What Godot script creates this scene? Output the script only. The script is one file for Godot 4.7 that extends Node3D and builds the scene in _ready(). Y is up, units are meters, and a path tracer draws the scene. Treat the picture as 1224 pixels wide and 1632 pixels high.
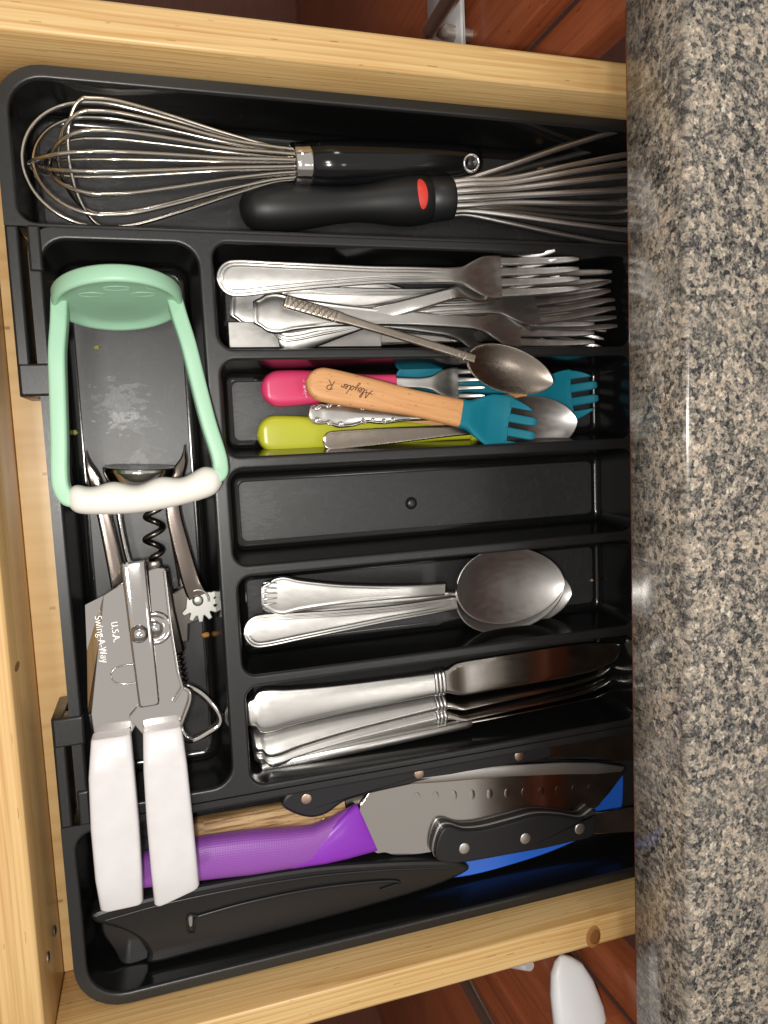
extends Node3D
# A pulled-out kitchen drawer seen from above. Lengths in the builders below are millimetres (origin: inside of the drawer front, at its top edge).

const MM := 0.001
var origin_of := {}
var used := {}
var M := {}
var rng := RandomNumberGenerator.new()


# ---------------------------------------------------------------- mesh builder
class MB:
	var v := PackedVector3Array()
	var uv := PackedVector2Array()
	var g := PackedInt32Array()
	var grp := 0

	func tri(a: Vector3, b: Vector3, c: Vector3, ua: Vector2, ub: Vector2, uc: Vector2, gr: int) -> void:
		v.append(a); v.append(b); v.append(c)
		uv.append(ua); uv.append(ub); uv.append(uc)
		g.append(gr)

	func orient(start: int) -> void:
		var vol := 0.0
		for i in range(start, v.size(), 3):
			vol += v[i].dot(v[i + 1].cross(v[i + 2]))
		if vol > 0.0:
			flip(start)

	func flip(start: int) -> void:
		for i in range(start, v.size(), 3):
			var t := v[i + 1]; v[i + 1] = v[i + 2]; v[i + 2] = t
			var q := uv[i + 1]; uv[i + 1] = uv[i + 2]; uv[i + 2] = q

	# rings of equal length; closed rings; caps are sharp
	func loft(rings: Array, cap_a := true, cap_b := true, fix := true, closed := true, hard := false) -> void:
		var start := v.size()
		grp += 1
		var sg := -1 if hard else grp
		var n: int = rings[0].size()
		var along := 0.0
		for i in rings.size() - 1:
			var A: PackedVector3Array = rings[i]
			var B: PackedVector3Array = rings[i + 1]
			var step := 0.0
			for j in n:
				step = maxf(step, A[j].distance_to(B[j]))
			var around := 0.0
			for j in (n if closed else n - 1):
				var k := (j + 1) % n
				var w := maxf(A[j].distance_to(A[k]), B[j].distance_to(B[k]))
				var u0 := Vector2(along, around) * 0.01
				var u1 := Vector2(along, around + w) * 0.01
				var u2 := Vector2(along + step, around + w) * 0.01
				var u3 := Vector2(along + step, around) * 0.01
				if A[j].distance_squared_to(A[k]) > 1e-9:
					tri(A[j], A[k], B[k], u0, u1, u2, sg)
				if B[j].distance_squared_to(B[k]) > 1e-9:
					tri(A[j], B[k], B[j], u0, u2, u3, sg)
				around += w
			along += step
		if cap_a:
			cap(rings[0], true)
		if cap_b:
			cap(rings[rings.size() - 1], false)
		if fix:
			orient(start)

	func cap(ring: PackedVector3Array, rev: bool) -> void:
		grp += 1
		var c := Vector3.ZERO
		for p in ring:
			c += p
		c /= ring.size()
		for j in ring.size():
			var a := ring[j]
			var b := ring[(j + 1) % ring.size()]
			if a.distance_squared_to(b) < 1e-10:
				continue
			var ua := Vector2(a.x, a.z + a.y) * 0.01
			var ub := Vector2(b.x, b.z + b.y) * 0.01
			var uc := Vector2(c.x, c.z + c.y) * 0.01
			if rev:
				tri(c, b, a, uc, ub, ua, grp)
			else:
				tri(c, a, b, uc, ua, ub, grp)

	func tube(path: PackedVector3Array, radii, n := 8, flat := 1.0, up := Vector3.UP) -> void:
		var rings := []
		for i in path.size():
			var d := (path[mini(i + 1, path.size() - 1)] - path[maxi(i - 1, 0)]).normalized()
			var side := d.cross(up)
			if side.length() < 0.05:
				side = d.cross(Vector3.RIGHT if absf(d.x) < 0.8 else Vector3.BACK)
			side = side.normalized()
			if i > 0:
				var last: PackedVector3Array = rings[i - 1]
				var was := (last[0] - path[i - 1])
				was -= d * was.dot(d)
				if was.length() > 1e-6:
					side = was.normalized()
			var nor := side.cross(d).normalized()
			var r: float = radii[i] if radii is Array or radii is PackedFloat32Array else radii
			var ring := PackedVector3Array()
			for k in n:
				var a := TAU * k / n
				ring.append(path[i] + side * cos(a) * r + nor * sin(a) * r * flat)
			rings.append(ring)
		loft(rings)

	# sweep of a rounded-rectangle strap: w across (horizontal), h up
	func strap(path: PackedVector3Array, w, h: float, rr := 1.5) -> void:
		var rings := []
		for i in path.size():
			var d := (path[mini(i + 1, path.size() - 1)] - path[maxi(i - 1, 0)]).normalized()
			var side := d.cross(Vector3.UP).normalized()
			var up := side.cross(d).normalized()
			var ww: float = w[i] if w is Array else w
			var ring := PackedVector3Array()
			for p in MB.rrect(ww, h, minf(rr, minf(ww, h) * 0.49), 4):
				ring.append(path[i] + side * p.x + up * p.y)
			rings.append(ring)
		loft(rings)

	static func rrect(w: float, h: float, r: float, n: int) -> PackedVector2Array:
		var out := PackedVector2Array()
		var cs := [Vector2(w / 2 - r, h / 2 - r), Vector2(-w / 2 + r, h / 2 - r), Vector2(-w / 2 + r, -h / 2 + r), Vector2(w / 2 - r, -h / 2 + r)]
		for c in 4:
			for k in n + 1:
				var a: float = PI / 2 * (c + float(k) / n)
				out.append(cs[c] + Vector2(cos(a), sin(a)) * r)
		return out

	# profile [[distance along, radius], ...] turned about the axis a -> dir
	func lathe(a: Vector3, dir: Vector3, profile: Array, n := 28, squash := 1.0) -> void:
		var d := dir.normalized()
		var s := d.cross(Vector3.UP if absf(d.y) < 0.9 else Vector3.RIGHT).normalized()
		var t := s.cross(d).normalized()
		var rings := []
		for p in profile:
			var ring := PackedVector3Array()
			for k in n:
				var an := TAU * k / n
				ring.append(a + d * p[0] + (s * cos(an) + t * sin(an) * squash) * p[1])
			rings.append(ring)
		loft(rings)

	# polygon in x,z raised from y0 to y1 with a rounded upper edge; warp shifts y by slope
	func prism(poly: PackedVector2Array, y0: float, y1: float, bevel := 0.6, slope := Vector2.ZERO, pivot := Vector2.ZERO) -> void:
		var start := v.size()
		var n := poly.size()
		var area := 0.0
		for i in n:
			area += poly[i].cross(poly[(i + 1) % n])
		var sgn := 1.0 if area > 0 else -1.0
		var lift := func(p: Vector2, y: float) -> Vector3: return Vector3(p.x, y + slope.dot(p - pivot), p.y)
		var rings := []
		for lv in [[0.0, y0], [0.0, y1 - bevel], [bevel * 0.3, y1 - bevel * 0.3], [bevel, y1]]:
			var ring := PackedVector3Array()
			for i in n:
				var p := poly[i]
				var e0 := (p - poly[(i + n - 1) % n]).normalized()
				var e1 := (poly[(i + 1) % n] - p).normalized()
				var m := (Vector2(-e0.y, e0.x) + Vector2(-e1.y, e1.x)) * sgn
				m = m.normalized() / maxf(0.5, sqrt((1 + e0.dot(e1)) / 2)) if m.length() > 0.01 else Vector2.ZERO
				ring.append(lift.call(p + m * lv[0], lv[1]))
			rings.append(ring)
		for i in rings.size() - 1:
			loft([rings[i], rings[i + 1]], false, false, false, true, false)
		var vol := 0.0
		var cen := Vector3.ZERO
		for p in rings[0]:
			cen += p / n
		for i in range(start, v.size(), 3):
			vol += (v[i] - cen).dot((v[i + 1] - cen).cross(v[i + 2] - cen))
		if vol > 0.0:
			flip(start)
		for e in [[0, true], [3, false]]:
			grp += 1
			var ids := Geometry2D.triangulate_polygon(poly)
			for k in range(0, ids.size(), 3):
				var a: Vector3 = rings[e[0]][ids[k]]
				var b: Vector3 = rings[e[0]][ids[k + 1]]
				var c: Vector3 = rings[e[0]][ids[k + 2]]
				# orientation decided by asking which way the triangle faces in plan
				var cr := (Vector2(b.x, b.z) - Vector2(a.x, a.z)).cross(Vector2(c.x, c.z) - Vector2(a.x, a.z))
				var want_up: bool = not e[1]
				if (cr > 0) != (want_up):
					var q := b; b = c; c = q
				tri(a, b, c, Vector2(a.x, a.z) * 0.01, Vector2(b.x, b.z) * 0.01, Vector2(c.x, c.z) * 0.01, grp)

	# rings between two edge points each: [x1, z1, x2, z2, y, half thickness]; superellipse sections
	func slab(rows: Array, n := 20, e := 2.6) -> void:
		var rings := []
		for r in rows:
			var a := Vector3(r[0], r[4], r[1])
			var b := Vector3(r[2], r[4] + (r[6] if r.size() > 6 else 0.0), r[3])
			var ring := PackedVector3Array()
			for k in n:
				var an := TAU * k / n
				var cx := signf(cos(an)) * pow(absf(cos(an)), 2.0 / e)
				var cy := signf(sin(an)) * pow(absf(sin(an)), 2.0 / e)
				ring.append((a + b) / 2 + (b - a) / 2 * cx + Vector3.UP * cy * r[5])
			rings.append(ring)
		loft(rings)

	# flat piece along x: stations [x, z centre, y, half width, half thickness, edge lift]
	func sheet(sts: Array, nu := 16, relief = null) -> void:
		var rings := []
		for s in sts:
			var ring := PackedVector3Array()
			for k in nu + 1:
				var u := -cos(PI * k / nu)
				var y: float = s[2] + s[5] * u * u + s[4] * sqrt(maxf(0.0, 1.0 - pow(u, 6)))
				if relief != null:
					y += relief.call(s[0], s[3] * u, s[3])
				ring.append(Vector3(s[0], y, s[1] + s[3] * u))
			for k in range(nu - 1, 0, -1):
				var u := -cos(PI * k / nu)
				ring.append(Vector3(s[0], s[2] + s[5] * u * u - s[4] * sqrt(maxf(0.0, 1.0 - pow(u, 6))), s[1] + s[3] * u))
			rings.append(ring)
		loft(rings)

	# box with chamfered edges; texture runs along the axis grain (0 x, 1 y, 2 z)
	func cbox(lo: Vector3, hi: Vector3, b := 1.0, grain := 0, uvo := Vector2.ZERO) -> void:
		var start := v.size()
		var rings := []
		for lv in [[lo.y, b], [lo.y + b, 0.0], [hi.y - b, 0.0], [hi.y - b * 0.3, b * 0.3], [hi.y, b]]:
			var ring := PackedVector3Array()
			for p in MB.rrect(hi.x - lo.x - 2 * lv[1], hi.z - lo.z - 2 * lv[1], maxf(b * 0.5, 0.02), 2):
				ring.append(Vector3(p.x + (lo.x + hi.x) / 2, lv[0], p.y + (lo.z + hi.z) / 2))
			rings.append(ring)
		loft(rings)
		for i in range(start, v.size(), 3):
			var nn := (v[i + 1] - v[i]).cross(v[i + 2] - v[i]).abs()
			var ax := nn.max_axis_index()
			for k in 3:
				var p := v[i + k]
				var u := p[grain]
				var w := 0.0
				for c in 3:
					if c != grain and c != ax:
						w = p[c]
				if ax == grain:
					u = p[(grain + 1) % 3]; w = p[(grain + 2) % 3]
				uv[i + k] = Vector2(u, w + 37.0 * ax) * 0.01 + uvo

	func mesh(off := Vector3.ZERO) -> ArrayMesh:
		if v.is_empty():
			return ArrayMesh.new()
		var st := SurfaceTool.new()
		st.begin(Mesh.PRIMITIVE_TRIANGLES)
		for i in v.size():
			if i % 3 == 0:
				st.set_smooth_group(g[i / 3])
			st.set_uv(uv[i])
			st.add_vertex((v[i] - off) * 0.001)
		st.generate_normals()
		st.index()
		return st.commit()


# ---------------------------------------------------------------- naming and placing
func numbered(called: String) -> String:
	used[called] = used.get(called, -1) + 1
	return called if used[called] == 0 else "%s_%03d" % [called, used[called]]


func thing(called: String, label: String, category: String, at := Vector3.ZERO, group := "") -> Node3D:
	var o := Node3D.new()
	o.name = numbered(called)
	add_child(o, true)
	o.position = at * MM
	origin_of[o] = at
	o.set_meta("label", label)
	o.set_meta("category", category)
	if group:
		o.set_meta("group", group)
	return o


func put(called: String, mb: MB, mat: Material, parent: Node3D) -> MeshInstance3D:
	var o := MeshInstance3D.new()
	o.name = called
	if not mb.v.is_empty():
		o.mesh = mb.mesh(origin_of.get(parent, Vector3.ZERO))
	o.material_override = mat
	parent.add_child(o, true)
	origin_of[o] = origin_of.get(parent, Vector3.ZERO)
	return o


# lays a thing built along its own x axis from A (its near end) towards B, rolled about that axis
func lay(o: Node3D, A: Vector3, B: Vector3, roll := 0.0) -> void:
	var x := (B - A).normalized()
	var y := (Vector3.UP - x * x.y).normalized()
	var z := x.cross(y)
	var b := Basis(x, y, z) * Basis(Vector3.RIGHT, deg_to_rad(roll))
	o.transform = Transform3D(b, A * MM)


func copy(o: Node3D, label: String) -> Node3D:
	var c: Node3D = o.duplicate()
	c.name = numbered(String(o.name).get_slice("_00", 0))
	add_child(c, true)
	c.set_meta("label", label)
	return c


func P2(a: Array) -> PackedVector2Array:
	var out := PackedVector2Array()
	for i in range(0, a.size(), 2):
		out.append(Vector2(a[i], a[i + 1]))
	return out


func P3(a: Array) -> PackedVector3Array:
	var out := PackedVector3Array()
	for i in range(0, a.size(), 3):
		out.append(Vector3(a[i], a[i + 1], a[i + 2]))
	return out


func curve3(pts: PackedVector3Array, per := 8, closed := false) -> PackedVector3Array:
	var out := PackedVector3Array()
	var n := pts.size()
	for i in (n if closed else n - 1):
		var p0 := pts[(i + n - 1) % n] if closed or i > 0 else pts[0] * 2.0 - pts[1]
		var p3 := pts[(i + 2) % n] if closed or i + 2 < n else pts[n - 1] * 2.0 - pts[n - 2]
		for k in per:
			out.append(pts[i].cubic_interpolate(pts[(i + 1) % n], p0, p3, float(k) / per))
	if not closed:
		out.append(pts[n - 1])
	return out


func curve2(a: Array, per := 6) -> PackedVector2Array:
	var pts := PackedVector3Array()
	for i in range(0, a.size(), 2):
		pts.append(Vector3(a[i], a[i + 1], 0))
	var out := PackedVector2Array()
	for p in curve3(pts, per, true):
		out.append(Vector2(p.x, p.y))
	return out


# the outline moved inwards by d
func inset(poly: PackedVector2Array, d: float) -> PackedVector2Array:
	var out := PackedVector2Array()
	var n := poly.size()
	var area := 0.0
	for i in n:
		area += poly[i].cross(poly[(i + 1) % n])
	for i in n:
		var e := (poly[(i + 1) % n] - poly[(i + n - 1) % n]).normalized()
		out.append(poly[i] + Vector2(-e.y, e.x) * d * signf(area))
	return out


# smooth value of column c at x from rows [x, ...]
func at_key(keys: Array, c: int, x: float) -> float:
	var n := keys.size()
	if x <= keys[0][0]:
		return keys[0][c]
	for i in n - 1:
		var x0: float = keys[i][0]
		var x1: float = keys[i + 1][0]
		if x <= x1:
			var y0: float = keys[i][c]
			var y1: float = keys[i + 1][c]
			var d := (y1 - y0) / (x1 - x0)
			var m0 := d if i == 0 else _slope((y0 - keys[i - 1][c]) / (x0 - keys[i - 1][0]), d)
			var m1 := d if i == n - 2 else _slope(d, (keys[i + 2][c] - y1) / (keys[i + 2][0] - x1))
			var t := (x - x0) / (x1 - x0)
			var h := x1 - x0
			return (2 * t * t * t - 3 * t * t + 1) * y0 + (t * t * t - 2 * t * t + t) * h * m0 + (-2 * t * t * t + 3 * t * t) * y1 + (t * t * t - t * t) * h * m1
	return keys[n - 1][c]


func _slope(a: float, b: float) -> float:
	return 0.0 if a * b <= 0 else 2.0 * a * b / (a + b)


# stations from keys [x, y, half width, half thickness, edge lift], ends rounded with radii r0, r1
func stations(keys: Array, n: int, r0: float, r1: float) -> Array:
	var x0: float = keys[0][0]
	var x1: float = keys[keys.size() - 1][0]
	var out := []
	for i in n + 1:
		var s := float(i) / n
		s = lerpf(s, 0.5 - 0.5 * cos(PI * s), 0.75)
		var x := lerpf(x0, x1, s)
		var f := 1.0
		if r0 > 0 and x - x0 < r0:
			f *= sqrt(maxf(0.0, 1 - pow(1 - (x - x0) / r0, 2)))
		if r1 > 0 and x1 - x < r1:
			f *= sqrt(maxf(0.0, 1 - pow(1 - (x1 - x) / r1, 2)))
		f = maxf(f, 0.02)
		out.append([x, 0.0, at_key(keys, 1, x), at_key(keys, 2, x) * f, at_key(keys, 3, x) * minf(1.0, 0.25 + f), at_key(keys, 4, x)])
	return out


func ring_xz(x0: float, z0: float, x1: float, z1: float, r: Array, y: float, n := 7) -> PackedVector3Array:
	# rounded rectangle in x,z; radii at (x0,z0), (x1,z0), (x1,z1), (x0,z1)
	var out := PackedVector3Array()
	var cs := [Vector2(x0, z0), Vector2(x1, z0), Vector2(x1, z1), Vector2(x0, z1)]
	for c in 4:
		var rr: float = r[c]
		var sx := 1.0 if c == 0 or c == 3 else -1.0
		var sz := 1.0 if c < 2 else -1.0
		var o: Vector2 = cs[c] + Vector2(sx, sz) * rr
		for k in n + 1:
			var a := PI + PI / 2 * (c + float(k) / n)
			out.append(Vector3(o.x + cos(a) * rr, y, o.y + sin(a) * rr))
	return out


func _ready() -> void:
	# camera: held above the drawer, leaning towards the cabinet
	var cam := Camera3D.new()
	cam.name = "camera"
	cam.fov = 69.1
	cam.near = 0.02
	cam.far = 20.0
	cam.transform = Transform3D(Basis(Vector3(0.95442344, 0.29520654, 0.04392037), Vector3(0.07139496, -0.08294007, -0.99399381), Vector3(-0.28979071, 0.95182669, -0.10023621)), Vector3(0.07348915, 0.38798001, -0.05984028))
	add_child(cam)
	cam.current = true
	# surroundings: dim warm room light, seen in the metal
	var env := Environment.new()
	env.background_mode = Environment.BG_COLOR
	env.background_color = lin(1.0, 0.92, 0.85)
	env.background_energy_multiplier = 0.19
	env.tonemap_mode = Environment.TONE_MAPPER_LINEAR
	env.tonemap_exposure = 1.04
	env.sdfgi_enabled = true
	env.ssao_enabled = true
	env.ssil_enabled = true
	var we := WorldEnvironment.new()
	we.name = "surroundings"
	we.environment = env
	add_child(we)
	# ceiling lamps of the kitchen, all out of view
	for l in [
		["ceiling_lamp_behind_person", Vector3(-0.32, 1.5, 0.04), Vector2(0.2, 0.2), 0.5],
		["ceiling_lamp_across_room", Vector3(0.2, 1.5, -1.4), Vector2(0.25, 0.25), 0.35],
		["lit_ceiling", Vector3(0.3, 1.65, 0.0), Vector2(3.8, 2.9), 1.35],
		["ceiling_lamp_over_counter", Vector3(0.62, 1.45, 0.35), Vector2(0.2, 0.2), 0.12],
	]:
		var lamp := AreaLight3D.new()
		lamp.name = l[0]
		lamp.position = l[1]
		lamp.area_size = l[2]
		lamp.light_energy = l[3]
		lamp.light_color = Color(1.0, 0.985, 0.955)
		lamp.rotation_degrees = Vector3(-90, 0, 0)
		lamp.shadow_enabled = true
		add_child(lamp)

	# the photographer's flash beside the lens
	var flash := OmniLight3D.new()
	flash.name = "flash_lamp"
	flash.position = Vector3(0.052, 0.392, -0.046)
	flash.light_energy = 0.115
	flash.light_size = 0.006
	flash.light_color = Color(1.0, 0.985, 0.96)
	flash.omni_range = 4.0
	flash.omni_attenuation = 2.0
	flash.shadow_enabled = true
	add_child(flash)

	make_materials()
	build_setting()
	build_kitchen_knives()
	build_flatware()
	build_child_cutlery()
	build_whisks()
	build_corkscrew()
	build_masher()
	build_can_opener()
	build_crumbs()


# ---------------------------------------------------------------- materials
func lin(r: float, g: float, b: float) -> Color:
	return Color(r, g, b).linear_to_srgb()


func mat(color: Color, rough: float, metal := 0.0) -> StandardMaterial3D:
	var m := StandardMaterial3D.new()
	m.albedo_color = color
	m.roughness = rough
	m.metallic = metal
	return m


func noise(freq: float, seed_: int, type := FastNoiseLite.TYPE_SIMPLEX_SMOOTH, oct := 4) -> FastNoiseLite:
	var n := FastNoiseLite.new()
	n.seed = seed_
	n.frequency = freq
	n.noise_type = type
	n.fractal_octaves = oct
	return n


func tex_noise(freq: float, seed_: int, lo: float, hi: float, size := 512, oct := 4) -> NoiseTexture2D:
	var t := NoiseTexture2D.new()
	t.width = size
	t.height = size
	t.seamless = true
	t.noise = noise(freq, seed_, FastNoiseLite.TYPE_SIMPLEX_SMOOTH, oct)
	var gr := Gradient.new()
	gr.set_color(0, Color(lo, lo, lo))
	gr.set_color(1, Color(hi, hi, hi))
	t.color_ramp = gr
	return t


func wood_texture(w: int, h: int, seed_: int, rings: float, light: Color, dark: Color, contrast: float, fibre: float) -> ImageTexture:
	var warp := noise(0.004, seed_, FastNoiseLite.TYPE_SIMPLEX_SMOOTH, 3)
	var fine := noise(0.05, seed_ + 1, FastNoiseLite.TYPE_SIMPLEX_SMOOTH, 3)
	var tone := noise(0.006, seed_ + 2, FastNoiseLite.TYPE_SIMPLEX_SMOOTH, 2)
	var im := Image.create(w, h, false, Image.FORMAT_RGB8)
	for y in h:
		for x in w:
			var q := y + 17.0 * warp.get_noise_2d(x * 0.45, y * 1.2)
			var p := q / h * rings + 1.6 * fine.get_noise_1d(y * 0.35) + 1.1 * tone.get_noise_1d(y * 2.0 + 300.0)
			var f := p - floorf(p)
			var late := pow(f, 2.2) * (1.0 - smoothstep(0.9, 1.0, f))
			var fib := fine.get_noise_2d(x * 0.12, y * 3.5)
			var a := clampf(late * contrast + fib * fibre + 0.25 * tone.get_noise_2d(x * 0.4, y * 1.4) + 0.1, 0.0, 1.0)
			im.set_pixel(x, y, light.lerp(dark, a))
	var r := RandomNumberGenerator.new()
	r.seed = seed_ + 5
	for k in 90:
		var x := r.randi() % w
		var y := r.randi() % h
		var l := r.randi_range(2, 9)
		var t := r.randf_range(0.55, 0.85)
		for i in l:
			im.set_pixel((x + i) % w, y, im.get_pixel((x + i) % w, y) * Color(t, t * 0.95, t * 0.9))
	return ImageTexture.create_from_image(im)


func granite_texture() -> ImageTexture:
	var s := 1024
	var a := FastNoiseLite.new()
	a.noise_type = FastNoiseLite.TYPE_CELLULAR
	a.cellular_return_type = FastNoiseLite.RETURN_CELL_VALUE
	a.frequency = 0.088
	a.seed = 5
	a.domain_warp_enabled = true
	a.domain_warp_amplitude = 11.0
	a.domain_warp_frequency = 0.05
	var b := a.duplicate() as FastNoiseLite
	b.frequency = 0.21
	b.seed = 9
	b.domain_warp_amplitude = 8.0
	var cl := noise(0.007, 21, FastNoiseLite.TYPE_SIMPLEX_SMOOTH, 3)
	var ia := a.get_seamless_image(s, s)
	var ib := b.get_seamless_image(s, s)
	var ic := cl.get_seamless_image(s, s)
	var fi := noise(0.25, 30, FastNoiseLite.TYPE_SIMPLEX_SMOOTH, 2).get_seamless_image(s, s)
	var da := ia.get_data(); var db := ib.get_data(); var dc := ic.get_data(); var df := fi.get_data()
	var pal := [Color(0.055, 0.055, 0.062), Color(0.18, 0.175, 0.178), Color(0.345, 0.33, 0.32), Color(0.51, 0.485, 0.45), Color(0.675, 0.635, 0.575), Color(0.77, 0.675, 0.59), Color(0.87, 0.84, 0.785)]
	var out := PackedByteArray()
	out.resize(s * s * 3)
	for i in s * s:
		var big := da[i] / 255.0
		var small := db[i] / 255.0
		var cloud := dc[i] / 255.0
		var v := 0.58 * big + 0.42 * small + 0.2 * (cloud - 0.5)
		if big > 0.82:
			v = maxf(v, big * 0.95 + 0.1 * (small - 0.5))
		if small < 0.16:
			v = minf(v, 0.16)
		v = clampf(v + 0.12 * (df[i] / 255.0 - 0.5), 0.0, 0.999)
		var f := clampf((v - 0.12) / 0.72, 0.0, 0.999) * 6.0
		var k := int(f)
		var t := smoothstep(0.3, 0.7, f - k)
		var c: Color = pal[k].lerp(pal[k + 1], t)
		out[i * 3] = int(c.r * 255)
		out[i * 3 + 1] = int(c.g * 255)
		out[i * 3 + 2] = int(c.b * 255)
	var im := Image.create_from_data(s, s, false, Image.FORMAT_RGB8, out)
	return ImageTexture.create_from_image(im)


# worn tray floor: scratches, rubbed pale patches and specks on black plastic
func worn_plastic(w: int, h: int, seed_: int, wear: float, patches: Array) -> ImageTexture:
	var r := RandomNumberGenerator.new()
	r.seed = seed_
	var im := Image.create(w, h, false, Image.FORMAT_RGB8)
	var n := noise(0.03, seed_, FastNoiseLite.TYPE_SIMPLEX_SMOOTH, 4)
	var m := noise(0.12, seed_ + 4, FastNoiseLite.TYPE_SIMPLEX_SMOOTH, 3)
	for y in h:
		for x in w:
			var v := 0.205 + 0.02 * n.get_noise_2d(x, y) + 0.015 * m.get_noise_2d(x, y)
			for p in patches:
				var d := Vector2((x - p[0]) / float(p[2]), (y - p[1]) / float(p[3])).length()
				if d < 1.4:
					var e := n.get_noise_2d(x * 0.8 + 90, y * 1.9) * 1.1 + m.get_noise_2d(x * 0.5, y * 1.5) * 0.45
					v += p[4] * smoothstep(0.0, 0.07, 0.75 - d + e) * (0.8 + 0.35 * m.get_noise_2d(x * 1.5, y * 0.6))
			im.set_pixel(x, y, Color(v, v, v * 1.01))
	for k in int(150 * wear):
		var x := r.randf() * w
		var y := r.randf() * h
		var a := r.randf() * PI if r.randf() < 0.5 else PI / 2 + r.randfn(0, 0.25)
		var l := r.randf_range(4, 55)
		var t := r.randf_range(0.03, 0.13)
		var bend := r.randfn(0, 0.012)
		for i in int(l):
			a += bend
			x += cos(a)
			y += sin(a)
			if x >= 0 and y >= 0 and x < w and y < h:
				var c := im.get_pixel(int(x), int(y))
				im.set_pixel(int(x), int(y), c + Color(t, t, t))
	for k in int(90 * wear):
		var x := r.randi() % w
		var y := r.randi() % h
		var dark := r.randf() < 0.35
		var v := 0.05 if dark else r.randf_range(0.35, 0.6)
		for q in (3 if dark else 1):
			im.set_pixel(clampi(x + q - 1, 0, w - 1), clampi(y + (r.randi() % 2), 0, h - 1), Color(v, v, v))
	return ImageTexture.create_from_image(im)


# roughness map: even polish crossed by fine scratches and a few dull water spots
func scratch_texture(seed_: int, base: float, count: int, along: float) -> ImageTexture:
	var r := RandomNumberGenerator.new()
	r.seed = seed_
	var s := 512
	var im := Image.create(s, s, false, Image.FORMAT_L8)
	var n := noise(0.012, seed_, FastNoiseLite.TYPE_SIMPLEX_SMOOTH, 4)
	for y in s:
		for x in s:
			var v := base + 0.06 * n.get_noise_2d(x, y * 1.5)
			im.set_pixel(x, y, Color(v, v, v))
	for k in count:
		var x := r.randf() * s
		var y := r.randf() * s
		var a := r.randfn(0.0, along)
		var l := r.randf_range(10, 70)
		var t := r.randf_range(0.03, 0.14)
		for i in int(l):
			x += cos(a)
			y += sin(a)
			var xi := posmod(int(x), s)
			var yi := posmod(int(y), s)
			var c := im.get_pixel(xi, yi).r + t
			im.set_pixel(xi, yi, Color(c, c, c))
	for k in 14:
		var c := Vector2(r.randf() * s, r.randf() * s)
		var rad := r.randf_range(3, 12)
		for y in range(int(c.y - rad), int(c.y + rad)):
			for x in range(int(c.x - rad), int(c.x + rad)):
				if absf(Vector2(x, y).distance_to(c) - rad * 0.8) < rad * 0.2:
					var q := im.get_pixel(posmod(x, s), posmod(y, s)).r + 0.07
					im.set_pixel(posmod(x, s), posmod(y, s), Color(q, q, q))
	return ImageTexture.create_from_image(im)


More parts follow.
